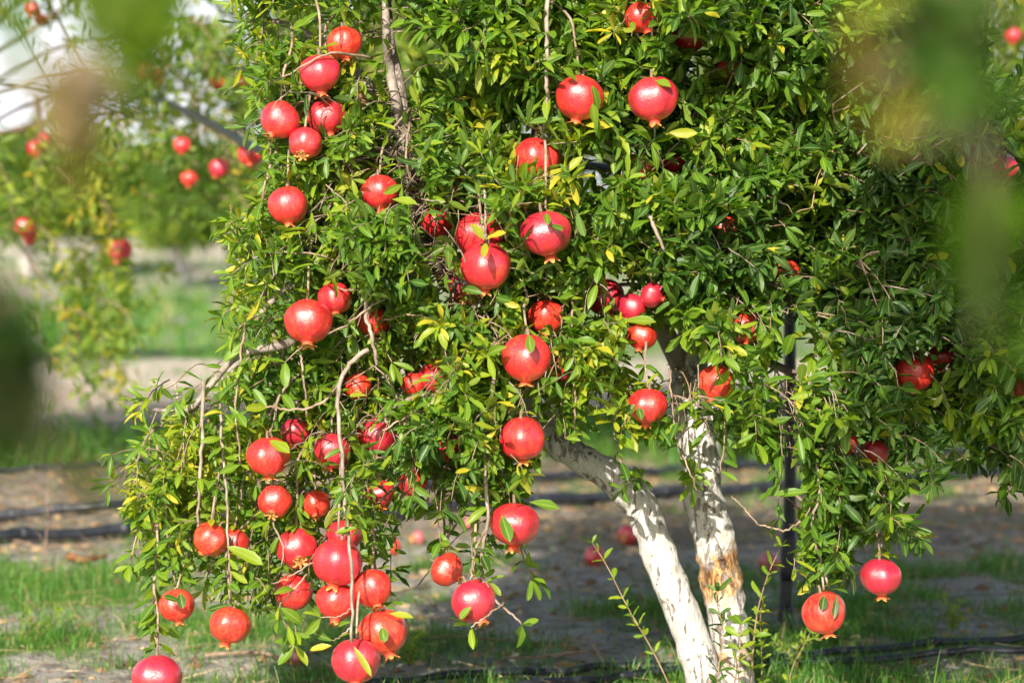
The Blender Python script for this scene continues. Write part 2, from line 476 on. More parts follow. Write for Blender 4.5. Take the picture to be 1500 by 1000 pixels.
def build_ground():
    ys = np.concatenate([np.arange(-6, 3.5, 0.25), np.arange(3.5, 10, 0.035), np.arange(10, 20, 0.10), np.arange(20, 60, 0.6), np.geomspace(60, 700, 30)])
    xs = np.concatenate([-np.geomspace(400, 7, 26), np.arange(-6.5, -2.6, 0.15), np.arange(-2.6, 2.6, 0.035), np.arange(2.6, 6.6, 0.15), np.geomspace(7, 400, 26)])
    X, Y = np.meshgrid(xs, ys)
    Z = gh(X, Y)
    # clods
    l = rowlane(Y, X)
    nx, ny = len(xs), len(ys)
    i = np.arange(ny - 1)[:, None] * nx; j = np.arange(nx - 1)[None, :]
    q = np.stack([i + j, i + j + 1, i + nx + j + 1, i + nx + j], -1).reshape(-1, 4)
    mb = MB()
    nz = fbm(NB, X * .6 + 3, Y * .6 + 8, 2) - 0.5
    mulch = np.clip(sstep(7.1, 7.7, l + nz) * (1 - sstep(10.0, 11.0, l + nz)), 0, 1)
    tan = np.clip(sstep(11.6, 13.4, l + nz) * (1 - sstep(15.8, 17.0, l + nz)) + 0.85 * sstep(24, 34, l + nz * 6), 0, 1)
    mb.add(np.stack([X, Y, Z], -1).reshape(-1, 3), q, None, veg=veg(X, Y).ravel(), mulch=mulch.ravel(), tan=tan.ravel())
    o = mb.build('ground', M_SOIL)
    tag(o, kind='structure', label='brown orchard soil with tan and reddish strips')
build_ground()

def ground_pt(px, py):
    d = FWD + (px - 750) * K * RGT - (py - 500) * K * UPV
    t = -CAM_H / d[2]
    p = CAM + t * d
    for _ in range(3):
        z = float(gh(p[0], p[1])); t = (z - CAM_H) / d[2]; p = CAM + t * d
    return p

# grass blades
def build_grass():
    mb = MB()
    def patch(n, y0, y1, hmin, hmax, w, thr, power=1.0):
        u = rng.random(n)
        y = np.sqrt(y0 ** 2 + u * (y1 ** 2 - y0 ** 2))
        x = (rng.random(n) * 2 - 1) * (0.235 * y + 0.9)
        v = veg(x, y)
        keep = rng.random(n) < np.clip((v - thr) * 2.2, 0.05, 1) ** power
        x, y, v = x[keep], y[keep], v[keep]; m = len(x)
        z = gh(x, y)
        h = (hmin + (hmax - hmin) * rng.random(m) ** 1.8) * (0.55 + 0.8 * v)
        az = rng.random(m) * 2 * math.pi
        lean = 0.15 + 0.9 * rng.random(m) ** 1.5
        dx, dy = np.cos(az), np.sin(az)
        wv = rng.random(m) * 2 * math.pi
        wx, wy = np.cos(wv), np.sin(wv)
        ww = w * (0.6 + 0.8 * rng.random(m))
        base = np.stack([x, y, z - 0.004], -1)
        V = np.zeros((m, 7, 3))
        for k, (t, ws) in enumerate(((0, 1.0), (0.4, 0.85), (0.75, 0.55))):
            c = base + np.stack([dx * lean * h * t * t, dy * lean * h * t * t, h * (t - 0.25 * lean * t * t)], -1)
            s = np.stack([wx, wy, 0 * wx], -1) * (ww * ws)[:, None]
            V[:, 2 * k] = c - s; V[:, 2 * k + 1] = c + s
        V[:, 6] = base + np.stack([dx * lean * h, dy * lean * h, h * (1 - 0.25 * lean)], -1)
        b = np.arange(m)[:, None] * 7
        q = np.concatenate([b + np.array([[0, 1, 3, 2]]), b + np.array([[2, 3, 5, 4]])])
        t = b + np.array([[4, 5, 6]])
        tint = np.clip(0.25 + 0.45 * rng.random(m) + (rng.random(m) < 0.10) * 0.45, 0, 1)
        mb.add(V.reshape(-1, 3), q, t, tint=np.repeat(tint, 7))
    patch(210000, 4.3, 7.6, 0.012, 0.062, 0.0014, 0.32)
    patch(9000, 4.3, 7.6, 0.05, 0.12, 0.0016, 0.40)
    patch(60000, 7.6, 9.6, 0.02, 0.07, 0.0022, 0.30)
    patch(80000, 9.6, 17.0, 0.04, 0.13, 0.0045, 0.30)
    patch(30000, 17.0, 45.0, 0.08, 0.22, 0.014, 0.36)
    o = mb.build('grass', M_GRASS)
    tag(o, 'short green grass growing in patches between the tree rows', 'grass', kind='stuff')
build_grass()

def build_litter():
    mb = MB()
    n = 26000
    u = rng.random(n); y0, y1 = 4.3, 14.0
    y = np.sqrt(y0 ** 2 + u * (y1 ** 2 - y0 ** 2)); x = (rng.random(n) * 2 - 1) * (0.235 * y + 0.6)
    z = gh(x, y) + 0.004
    kind = rng.random(n)
    L = np.where(kind < 0.55, 0.02 + 0.09 * rng.random(n) ** 2, 0.004 + 0.011 * rng.random(n) ** 1.5)
    W = np.where(kind < 0.55, 0.0009 + 0.0012 * rng.random(n), 0.0018 + 0.0028 * rng.random(n))
    az = rng.random(n) * 2 * math.pi
    d = np.stack([np.cos(az), np.sin(az), (rng.random(n) - 0.4) * 0.5], -1)
    s = np.stack([-np.sin(az), np.cos(az), (rng.random(n) - 0.5) * 1.2], -1)
    c = np.stack([x, y, z + L * 0.12], -1)
    up = np.array([0, 0, 1.0])
    V = np.stack([c - d * L[:, None], c - s * W[:, None] + up * (W * 0.6)[:, None], c + d * L[:, None], c + s * W[:, None] + up * (W * 0.9)[:, None]], 1)
    b = np.arange(n)[:, None] * 4
    mb.add(V.reshape(-1, 3), b + np.array([[0, 1, 2, 3]]), None, tint=np.repeat(rng.random(n) * 0.97, 4))
    # clods: small irregular lumps
    ico = [(0, 0, 1), (.9, 0, .4), (.28, .85, .4), (-.72, .53, .4), (-.72, -.53, .4), (.28, -.85, .4), (.8, .5, -.5), (-.3, .9, -.5), (-.95, 0, -.5), (-.3, -.9, -.5), (.8, -.5, -.5)]
    ico = np.array(ico)
    tr = [(0, 1, 2), (0, 2, 3), (0, 3, 4), (0, 4, 5), (0, 5, 1), (1, 6, 2), (2, 6, 7), (2, 7, 3), (3, 7, 8), (3, 8, 4), (4, 8, 9), (4, 9, 5), (5, 9, 10), (5, 10, 1), (1, 10, 6)]
    m = 5000
    u = rng.random(m); y = np.sqrt(4.4 ** 2 + u * (11 ** 2 - 4.4 ** 2)); x = (rng.random(m) * 2 - 1) * (0.235 * y + 0.5)
    r = 0.004 + 0.016 * rng.random(m) ** 3
    z = gh(x, y)
    V = ico[None] * r[:, None, None] * (0.7 + 0.6 * rng.random((m, 11, 1))) * np.array([1.2, 1.0, 0.75]) + np.stack([x, y, z], -1)[:, None]
    b = np.arange(m)[:, None, None] * 11
    t = (b + np.array(tr)[None]).reshape(-1, 3)
    mb.add(V.reshape(-1, 3), None, t, tint=np.repeat(0.15 + 0.6 * rng.random(m), 11))
    o = mb.build('leaf_litter', M_LITTER, smooth=False)
    tag(o, 'dry leaves, straw bits and soil crumbs scattered over the ground', 'litter', kind='stuff')
build_litter()

# ---------------------------------------------------------------- leaves
ST = np.array([0.0, 0.16, 0.40, 0.66, 0.86, 1.0])
WD = np.array([0.0, 0.50, 0.92, 1.0, 0.66, 0.0])

def leaf_arrays(mb, P, D, NRM, L, W, tint, curl, fold, petiole=True, simple=False):
    """append N leaves; P base points, D unit directions, NRM unit normals"""
    st, wd = (ST, WD) if not simple else (np.array([0.0, 0.45, 1.0]), np.array([0.0, 1.0, 0.0]))
    S = np.cross(D, NRM)
    m = len(P); inner = len(st) - 2
    nv = 2 + 3 * inner
    V = np.zeros((m, nv, 3)); mid = np.zeros((m, nv))
    wav = rng.random(m) * 6.28
    def centre(t):
        return P + D * (L * t * (1 - 0.18 * np.abs(curl) * t))[:, None] - NRM * (L * curl * t * t * 0.55)[:, None]
    V[:, 0] = centre(0.0); V[:, -1] = centre(1.0); mid[:, 0] = 1; mid[:, -1] = 1
    for k in range(inner):
        t = st[k + 1]; c = centre(t); w = (W * wd[k + 1] * 0.5)
        up = NRM * (w * fold)[:, None]
        rip = NRM * (w * 0.22 * np.sin(wav + k * 2.1))[:, None]
        V[:, 1 + 3 * k] = c - S * w[:, None] + up + rip
        V[:, 2 + 3 * k] = c; mid[:, 2 + 3 * k] = 1
        V[:, 3 + 3 * k] = c + S * w[:, None] + up - rip
    tris = [(0, 2, 1), (0, 3, 2)]; quads = []
    for k in range(inner - 1):
        a = 1 + 3 * k; b = a + 3
        quads += [(a, a + 1, b + 1, b), (a + 1, a + 2, b + 2, b + 1)]
    a = 1 + 3 * (inner - 1); e = nv - 1
    tris += [(a, a + 1, e), (a + 1, a + 2, e)]
    base = np.arange(m)[:, None, None] * nv
    T = (base + np.array(tris)[None]).reshape(-1, 3)
    Q = (base + np.array(quads)[None]).reshape(-1, 4) if quads else None
    mb.add(V.reshape(-1, 3), Q, T, tint=np.repeat(tint, nv), mid=mid.ravel())

def unit(v):
    return v / (np.linalg.norm(v, axis=-1, keepdims=True) + 1e-12)

def grow_twigs(S, D0, LEN, nseg, droop, wiggle=0.25):
    """S (T,3) start, D0 (T,3) unit directions -> paths (T,nseg+1,3)"""
    T = len(S)
    P = np.zeros((T, nseg + 1, 3)); P[:, 0] = S
    d = D0.copy()
    for k in range(nseg):
        d = unit(d + np.array([0, 0, -1.0]) * (droop / nseg)[:, None] + rng.normal(0, wiggle / math.sqrt(nseg), (T, 3)))
        P[:, k + 1] = P[:, k] + d * (LEN / nseg)[:, None]
    return P

def twig_leaves(P, first=1, per=2, extra=2, lmin=0.032, lmax=0.062, wr=0.30, keep=0.9, spread=0.95, upbias=0.9):
    """leaf base points, dirs, normals ... for twig paths P (T,n,3)"""
    T, n, _ = P.shape
    out_p, out_d, out_t = [], [], []
    dirs = unit(np.gradient(P, axis=1))
    ref = unit(rng.normal(size=(T, 3)))
    for k in range(first, n):
        d = dirs[:, k]
        a = unit(np.cross(d, ref)); b = np.cross(d, a)
        ang0 = (k * math.pi / 2) + rng.normal(0, 0.3, T)
        cnt = per + (extra if k == n - 1 else 0)
        for j in range(cnt):
            ang = ang0 + j * (2 * math.pi / cnt) + rng.normal(0, 0.25, T)
            sp = spread * (0.75 + 0.5 * rng.random(T)) * (np.where(np.arange(T) % 2, 0.8, 1.25) if k == n - 1 else 1.0)
            side = a * np.cos(ang)[:, None] + b * np.sin(ang)[:, None]
            ld = unit(d * np.cos(sp)[:, None] + side * np.sin(sp)[:, None] + np.array([0, 0, 0.10]) + rng.normal(0, 0.08, (T, 3)))
            kp = rng.random(T) < keep
            out_p.append((P[:, k] + side * 0.002)[kp]); out_d.append(ld[kp]); out_t.append(np.arange(T)[kp])
        # short-shoot tufts
        tf = rng.random(T) < 0.22
        if tf.any():
            for j in range(3):
                ld = unit(rng.normal(size=(tf.sum(), 3)) * 0.8 + d[tf] * 0.5 + np.array([0, -0.25, 0.3]))
                out_p.append(P[tf, k]); out_d.append(ld); out_t.append(np.arange(T)[tf])
    Pp = np.concatenate(out_p); Dd = np.concatenate(out_d); Ti = np.concatenate(out_t)
    m = len(Pp)
    L = lmin + (lmax - lmin) * rng.beta(2.2, 1.8, m)
    W = L * wr * (0.8 + 0.45 * rng.random(m))
    up = np.array([0, 0, 1.0]) * upbias + SUN_DIR * 0.25 + rng.normal(0, 0.62, (m, 3))
    nn = unit(up - (up * Dd).sum(1)[:, None] * Dd)
    return Pp, Dd, nn, L, W, Ti

# ---------------------------------------------------------------- fruit data: photo px, py, radius px, depth m, visible share, tilt (deg side, deg towards camera), label
G_MAIN = 'ripe pomegranates hanging on the near tree'
FR = [
 (504, 63, 26, 4.72, .75, (10, 20), 'split', 'topmost pomegranate of the upper left cluster, skin broken open'),
 (469, 107, 31, 4.62, .85, (-8, 10), '', 'large pomegranate in the upper left cluster with leaf shadows across it, above two touching fruit'),
 (411, 176, 29, 4.60, 1, (-35, 25), '', 'leftmost smooth pomegranate of the upper left cluster, calyx turned to lower left'),
 (478, 172, 29, 4.70, .8, (5, 10), '', 'shaded pomegranate behind the leaf tuft in the upper left cluster'),
 (447, 210, 25, 4.58, .75, (-20, 30), '', 'pomegranate lowest in the upper left cluster, half covered by a tuft of narrow leaves'),
 (422, 300, 29, 4.58, 1, (8, 0), '', 'single orange tinged pomegranate hanging below the upper left cluster'),
 (556, 281, 28, 4.62, 1, (12, -5), '', 'single round pomegranate right of the orange tinged one and left of the upper limb'),
 (701, 344, 36, 4.72, .9, (-5, 10), '', 'pomegranate tucked directly behind the glossy fruit with yellow leaves on its top'),
 (712, 389, 37, 4.52, 1, (0, -4), '', 'big glossy pomegranate with small yellow leaves sprouting on its top, tree centre'),
 (799, 341, 37, 4.54, 1, (3, -4), '', 'big glossy pomegranate with pale open calyx, right of the touching pair in the tree centre'),
 (849, 143, 35, 4.60, .85, (-10, -2), '', 'big pomegranate high in the tree centre with leaves over its left side'),
 (957, 145, 36, 4.58, .95, (3, -4), '', 'big pomegranate with a dark pitted line and starry calyx, high right of centre'),
 (940, 25, 26, 4.68, .7, (15, 10), '', 'pomegranate at the top edge of the photo right of centre, cut by leaves'),
 (1010, 52, 26, 4.86, .3, (0, 0), '', 'mostly hidden pomegranate just right of the one at the top edge'),
 (1075, 102, 24, 4.90, .35, (0, 0), '', 'small glimpse of a pomegranate among leaves, upper right of the pitted fruit'),
 (787, 232, 34, 4.74, .5, (10, 0), '', 'pomegranate half buried in leaves below the high centre fruit'),
 (684, 422, 27, 4.82, .6, (20, 50), '', 'dark pomegranate behind the curling twig, below left of the yellow leaved fruit'),
 (800, 463, 28, 4.76, .65, (0, 0), '', 'narrow lit slice of pomegranate just above the centre fruit with a leaf on top'),
 (772, 524, 37, 4.52, 1, (-8, -5), '', 'big pomegranate with a small leaf on top, upper of two hanging one above the other'),
 (765, 641, 34, 4.54, 1, (0, -4), '', 'round glossy pomegranate in front of the whitewashed limb, just below the leaf topped one'),
 (753, 767, 36, 4.60, .85, (10, 5), '', 'deep red pomegranate with leaves over its upper left, below the two stacked centre fruit'),
 (694, 880, 33, 4.58, .95, (30, 20), '', 'pomegranate low in the middle with forked twigs crossing its right side'),
 (654, 834, 25, 4.80, .95, (55, 10), '', 'small pink pomegranate lying sideways, left above the low middle fruit'),
 (490, 436, 25, 4.66, .9, (10, 10), '', 'smaller pomegranate behind the twig, upper one of the pair left of centre'),
 (451, 470, 35, 4.56, .97, (-5, 5), '', 'large pomegranate, lower one of the touching pair left of centre'),
 (545, 470, 25, 4.88, .4, (0, 20), '', 'shaded pomegranate behind leaves, right of the pair left of centre'),
 (524, 566, 20, 4.84, .7, (10, 60), '', 'small dark pomegranate showing its open calyx between twigs'),
 (393, 668, 31, 4.56, .95, (5, 5), '', 'pomegranate with a lit leaf over its right side, upper one at the lower left'),
 (432, 632, 22, 4.80, .5, (0, 0), '', 'bit of pomegranate peeking out above right of the leaf covered lower left fruit'),
 (486, 660, 27, 4.74, .55, (0, 0), '', 'pomegranate half hidden by leaves beside the long hanging twig'),
 (403, 734, 25, 4.58, .95, (-15, 40), '', 'round pomegranate with a dark leaf shadow, directly under the leaf covered lower left fruit'),
 (309, 789, 25, 4.58, .95, (-20, 0), 'ribbed', 'pomegranate with dark streaks down its skin, left one of the lower left pair'),
 (343, 793, 21, 4.68, .85, (10, 10), '', 'smaller plain pomegranate tucked right behind the streaked one'),
 (434, 803, 30, 4.64, .75, (20, 60), 'split', 'split pomegranate with several torn pink flaps beside it'),
 (430, 866, 28, 4.72, .8, (0, 0), '', 'dark shaded pomegranate hanging under the split one'),
 (495, 822, 37, 4.58, 1, (-5, 0), '', 'largest pomegranate at the top of the bunch along the long bare twig'),
 (493, 880, 31, 4.62, 1, (0, 10), '', 'pomegranate on the left of the bunch, under the largest one'),
 (545, 860, 29, 4.60, 1, (5, 10), '', 'pale streaked pomegranate on the right of the bunch, above the big low right one'),
 (560, 925, 37, 4.62, .97, (10, 10), '', 'big pomegranate at the lower right of the bunch with a round leaf on it'),
 (522, 967, 35, 4.50, 1, (0, 10), '', 'lowest pomegranate of the bunch at the end of the long bare twig'),
 (259, 886, 26, 4.60, .8, (5, 0), '', 'pomegranate with two dark leaves in front, right above the lowest left fruit'),
 (337, 914, 30, 4.56, 1, (0, -5), '', 'flattened freckled pomegranate hanging alone over the grass, pale open calyx below'),
 (230, 992, 36, 4.54, 1, (0, 0), '', 'orange pink pomegranate cut off by the bottom edge at the lower left'),
 (504, 784, 25, 4.72, .6, (0, 0), '', 'pomegranate hidden behind leaves on top of the largest one in the bunch'),
 (556, 722, 22, 4.84, .5, (0, 0), '', 'shaded pomegranate among leaves above the bunch, right of the long twig'),
 (605, 706, 22, 4.90, .45, (0, 0), '', 'sliver of pomegranate in the lower leaves right of the shaded one above the bunch'),
 (462, 738, 22, 4.78, .45, (0, 30), '', 'dark pomegranate behind leaves between the round lower left fruit and the long twig'),
 (659, 655, 22, 4.84, .45, (30, 0), '', 'sliver of pomegranate left of the glossy fruit before the whitewashed limb'),
 (551, 638, 28, 4.82, .5, (0, 10), '', 'pomegranate broken up by leaves right of the long hanging twig'),
 (636, 552, 24, 4.90, .45, (0, 0), '', 'dark pomegranate deep in the leaves left of the leaf topped centre fruit'),
 (606, 562, 18, 4.94, .4, (0, 0), '', 'tiny glimpse of red fruit deep in the leaves, left of the dark one'),
 (949, 594, 28, 4.64, .85, (-12, -5), '', 'pomegranate with two dark leaves hanging left of the upright whitewashed trunk'),
 (955, 432, 19, 4.76, .85, (70, 20), '', 'small bright red pomegranate on its side, top of the right of centre cluster'),
 (926, 450, 21, 4.80, .75, (-10, 20), '', 'shaded pomegranate on the left of the right of centre cluster, above a broad leaf'),
 (940, 492, 22, 4.78, .7, (0, 10), '', 'lowest pomegranate of the right of centre cluster, below a broad leaf'),
 (886, 434, 28, 5.02, .7, (0, 0), '', 'blurred dark pomegranate deeper in the tree, left of the right of centre cluster'),
 (1050, 560, 28, 4.70, .65, (-5, 0), '', 'pomegranate behind long dark leaves on the upright whitewashed trunk'),
 (1092, 480, 25, 4.80, .5, (0, 0), '', 'red fruit broken up by leaves above right of the one on the upright trunk'),
 (1338, 545, 30, 4.78, .9, (0, 10), '', 'deep red shaded pomegranate under a dark leaf at the right'),
 (1380, 522, 20, 4.95, .6, (0, 0), '', 'smaller pomegranate behind the right shoulder of the deep red shaded one'),
 (1232, 648, 24, 4.82, .5, (0, 0), '', 'pomegranate hidden in leaves beside the dark pole, above the yellow leaves'),
 (1282, 662, 20, 4.92, .45, (0, 0), '', 'glimpse of red fruit behind yellow leaves, right of the one near the dark pole'),
 (1290, 844, 30, 4.70, 1, (-8, 0), '', 'deep red pomegranate hanging alone over the grass under dark leaves'),
 (1207, 896, 33, 4.58, 1, (0, 5), '', 'pomegranate cleft by two leaf shadows, hanging low in front of the grass'),
 (1492, 566, 18, 4.95, .8, (0, 0), '', 'red fruit at the right edge of the photo among dark leaves'),
 (1152, 396, 20, 5.02, .55, (0, 0), '', 'red fruit behind the dark pole where it enters the leaves'),
 (1060, 334, 22, 4.95, .4, (0, 0), '', 'dark red fruit deep in the leaves, left above the one at the pole'),
 (945, 241, 22, 4.90, .45, (0, 0), '', 'dark red glimpse of fruit just below the pitted pomegranate'),
 (987, 236, 18, 4.95, .35, (0, 0), '', 'tiny red glimpse of fruit below right of the pitted pomegranate'),
 (640, 325, 24, 4.95, .5, (0, 0), '', 'dark pomegranate in deep shade beside the upper limb, left of the centre pair'),
 (668, 270, 18, 4.95, .35, (0, 0), '', 'tiny dark pink fruit glimpse above the centre pair'),
 (822, 538, 22, 4.92, .45, (0, 0), '', 'dark fruit sliver right of the leaf topped centre pomegranate'),
 (1470, 246, 22, 5.5, .95, (0, 0), '', 'blurred red fruit near the right edge behind out of focus leaves'),
]
FR = [(f[0], f[1], f[2], 4.52 + (f[3] - 4.52) * 0.6, min(1, f[4] * 0.65 + 0.40)) + f[5:] for f in FR]
FXY = np.array([(f[0], f[1], f[2], f[3], f[4]) for f in FR])
FPOS = at_many(FXY[:, 0], FXY[:, 1], FXY[:, 3])
FRAD = FXY[:, 2] * K * FXY[:, 3]

def prune(Pb, Pt):
    """leaf base and tip points -> keep mask, so the fruit the photo shows stay in view and in the sun"""
    keep = np.ones(len(Pb), bool)
    C = (Pb + Pt) / 2
    for (P, rr) in ((Pb, 1.0), (C, 1.06), (Pt, 1.0)):
        x, y, d = proj(P)
        for (fx, fy, fr, fd, vis), fp, R in zip(FXY, FPOS, FRAD):
            near = (np.abs(x - fx) < fr * 1.6) & (np.abs(y - fy) < fr * 1.6)
            idx = np.nonzero(near)[0]
            if len(idx) == 0: continue
            dist = np.hypot(x[idx] - fx, y[idx] - fy)
            h = (idx * 7919 + int(fx) * 31 + int(fy)) % 1000 / 1000.0
            inside = (dist < fr * rr) & (d[idx] < fd)
            keep[idx[inside & (h < vis * 0.55 + 0.32)]] = False
            d3 = np.linalg.norm(P[idx] - fp, axis=1)
            keep[idx[d3 < R * 1.02]] = False
    # the sun's way to the well seen fruit
    for (fx, fy, fr, fd, vis), fp, R in zip(FXY, FPOS, FRAD):
        if vis < 0.66 or fx > 1250: continue
        Q = C - fp; s = Q @ SUN_DIR
        perp = np.linalg.norm(Q - s[:, None] * SUN_DIR, axis=1)
        h = (np.arange(len(C)) * 104729 % 1000) / 1000.0
        keep[(s > 0) & (s < 1.2) & (perp < R * 1.0) & (h < 0.80)] = False
    for q in np.vstack([PL[78:138:3]]):
        Q = C - q; sd = Q @ SUN_DIR
        perp = np.linalg.norm(Q - sd[:, None] * SUN_DIR, axis=1)
        keep[(sd > 0) & (sd < .8) & (perp < .022) & ((np.arange(len(C)) * 6151 % 100) < 60)] = False
    x, y, d = proj(C)
    h = (np.arange(len(C)) * 15485863 % 1000) / 1000.0
    for pts, rad, dm, pr in GAPS:
        for (x0, y0), (x1, y1) in zip(pts[:-1], pts[1:]):
            t = np.clip(((x - x0) * (x1 - x0) + (y - y0) * (y1 - y0)) / ((x1 - x0) ** 2 + (y1 - y0) ** 2), 0, 1)
            ds = np.hypot(x - x0 - t * (x1 - x0), y - y0 - t * (y1 - y0))
            keep[(ds < rad) & (d < dm) & (h < pr)] = False
    return keep
# places where branches and the painted stems show between the leaves: line, half width px, nearer than, share cleared
GAPS = [([(566, 20), (584, 130), (592, 200), (602, 270), (618, 335), (640, 385), (660, 430)], 19, 5.1, .9),
        ([(570, 215), (510, 242), (480, 275), (462, 330), (450, 365)], 16, 4.8, .88),
        ([(712, 450), (730, 490)], 15, 5.1, .8), ([(1105, 360), (1165, 280)], 13, 5.3, .75), ([(1178, 60), (1195, -10)], 14, 5.3, .8),
        ([(765, 570), (830, 655), (930, 720)], 24, 5.0, .8), ([(1000, 540), (1020, 640), (1034, 770)], 36, 5.1, .86),
        ([(415, 505), (350, 520), (310, 562), (275, 600)], 9, 4.6, .7), ([(660, 450), (664, 425), (690, 418)], 14, 4.8, .7),
        ([(870, 420), (860, 470)], 14, 5.6, .8), ([(530, 110), (545, 150)], 16, 5.6, .7), ([(1155, 440), (1157, 760), (1152, 930)], 15, 5.95, .95),
        ([(770, 575), (800, 590)], 14, 5.6, .8), ([(880, 590), (900, 640)], 26, 6.0, .75), ([(640, 735), (680, 790)], 30, 6.0, .75)]

# ---------------------------------------------------------------- main tree
MASK = [
 "000002589999999999999999999852",
 "000001479999999999999999999862",
 "000000157999999999999999999973",
 "000000037999979999999999999984",
 "000000036999999999999999999996",
 "000000037999999999999999999999",
 "000000258999999999999999999999",
 "000000258999999996999999999999",
 "000000358999999995799999999999",
 "000000267999999996789999999999",
 "000001489999999987678999999999",
 "000036889999999855568999999988",
 "000258989999999733235495766677",
 "000379999999988201013067953355",
 "000379999998766300002014745313",
 "000368877763256200000034725300",
 "000466666532015100000004433000",
 "000132224222004200000001000000",
 "000020001010014100000000000000",
 "000000000000000000000000000000",
]
MG = np.array([[int(c) for c in r] for r in MASK], float) / 9.0
MG[11:18, 3:13] *= 0.80

def mask_at(px, py):
    px = np.asarray(px); py = np.asarray(py)
    gx = px / 50 - 0.5; gy = py / 50 - 0.5
    x0 = np.floor(gx).astype(int); y0 = np.floor(gy).astype(int); fx = gx - x0; fy = gy - y0
    def g(yy, xx): return MG[np.clip(yy, 0, 19), np.clip(xx, 0, 29)]
    return (g(y0, x0) * (1 - fx) + g(y0, x0 + 1) * fx) * (1 - fy) + (g(y0 + 1, x0) * (1 - fx) + g(y0 + 1, x0 + 1) * fx) * fy

tree = empty('pomegranate_tree', tuple(at(1070, 1046, 5.0) * np.array([1, 1, 0])))
TB = np.array(tree.location)
def off(P): return np.asarray(P) - TB
tag(tree, 'large pomegranate tree in the middle with forked whitewashed trunk and drooping leafy crown', 'tree')

def path_px(pts, n=24):
    return smooth_path([at(*p) for p in pts], n)

# limbs: (points (px,py,depth)), radii in px
LEFT_STEM = [(1058, 1062, 5.0), (1030, 985, 4.99), (1003, 905, 4.98), (972, 830, 4.97), (950, 770, 4.97), (930, 728, 4.97), (893, 697, 4.96), (848, 668, 4.95), (805, 640, 4.95), (765, 570, 4.98), (728, 490, 5.02), (680, 430, 5.00), (640, 385, 4.93), (618, 335, 4.86), (602, 270, 4.80), (592, 200, 4.77), (584, 130, 4.77), (570, 60, 4.80), (560, -60, 4.9), (545, -220, 5.0)]
LEFT_RAD = [33, 27, 25, 24, 24, 26, 23, 21, 19, 18, 18, 16, 14, 13, 12, 11, 10, 8.5, 7, 5]
RIGHT_STEM = [(1088, 1062, 5.06), (1076, 985, 5.05), (1066, 905, 5.05), (1056, 850, 5.04), (1046, 790, 5.04), (1030, 720, 5.04), (1022, 650, 5.05), (1010, 560, 5.07), (1020, 480, 5.10), (1060, 420, 5.14), (1115, 360, 5.18), (1155, 290, 5.22), (1178, 200, 5.22), (1188, 100, 5.25), (1192, 0, 5.25), (1200, -150, 5.3)]
RIGHT_RAD = [38, 29, 28, 30, 31, 29, 29, 27, 24, 22, 20, 17, 14, 12, 10, 7]

def limb(pts, rpx, n):
    P = path_px(pts, n)
    r = np.interp(np.linspace(0, 1, n), np.linspace(0, 1, len(rpx)), np.array(rpx) * K * 5.0)
    return P, r

tb = MB()
PL, rL = limb(LEFT_STEM, LEFT_RAD, 150)
PR, rR = limb(RIGHT_STEM, RIGHT_RAD, 130)
yl = proj(PL)[1]; yr = proj(PR)[1]
paint = np.clip((yl - 405) / 60, 0, 1); rot = 0.0 * yl
tube(tb, off(PL), rL, 28, 0.16, paint=paint, rot=np.exp(-((yl - 838) / 20) ** 2) * 0.25)
paint = np.clip((yr - 230) / 60, 0, 1)
rot = np.exp(-((yr - 838) / 46) ** 2) * 0.66 + np.exp(-((yr - 960) / 50) ** 2) * 0.40 + 0.12
tube(tb, off(PR), rR, 32, 0.17, paint=paint, rot=rot)
# root flare
for a in range(6):
    ang = a * 1.05 + 0.3
    p0 = (PL[0] + PR[0]) / 2 + np.array([0, 0, 0.06])
    q = p0 + np.array([math.cos(ang) * 0.12, math.sin(ang) * 0.10, -0.12])
    tube(tb, off(smooth_path([p0, (p0 + q) / 2 + np.array([0, 0, 0.0]), q], 8)), np.linspace(0.045, 0.02, 8), 10, 0.1, paint=0.9, rot=0.3)
tb.build('trunk', M_TRUNK, tree)

# branches: skeleton points list for attaching
bb = MB()
SKP = [PL[60:], PR[60:]]
SKR = [rL[60:], rR[60:]]
def branch(P, r0, r1, sides=7, bump=0.12, age=1.0, skel=True):
    r = np.linspace(r0, r1, len(P))
    tube(bb, off(P), r, sides, bump, age=age)
    if skel: SKP.append(P); SKR.append(r)

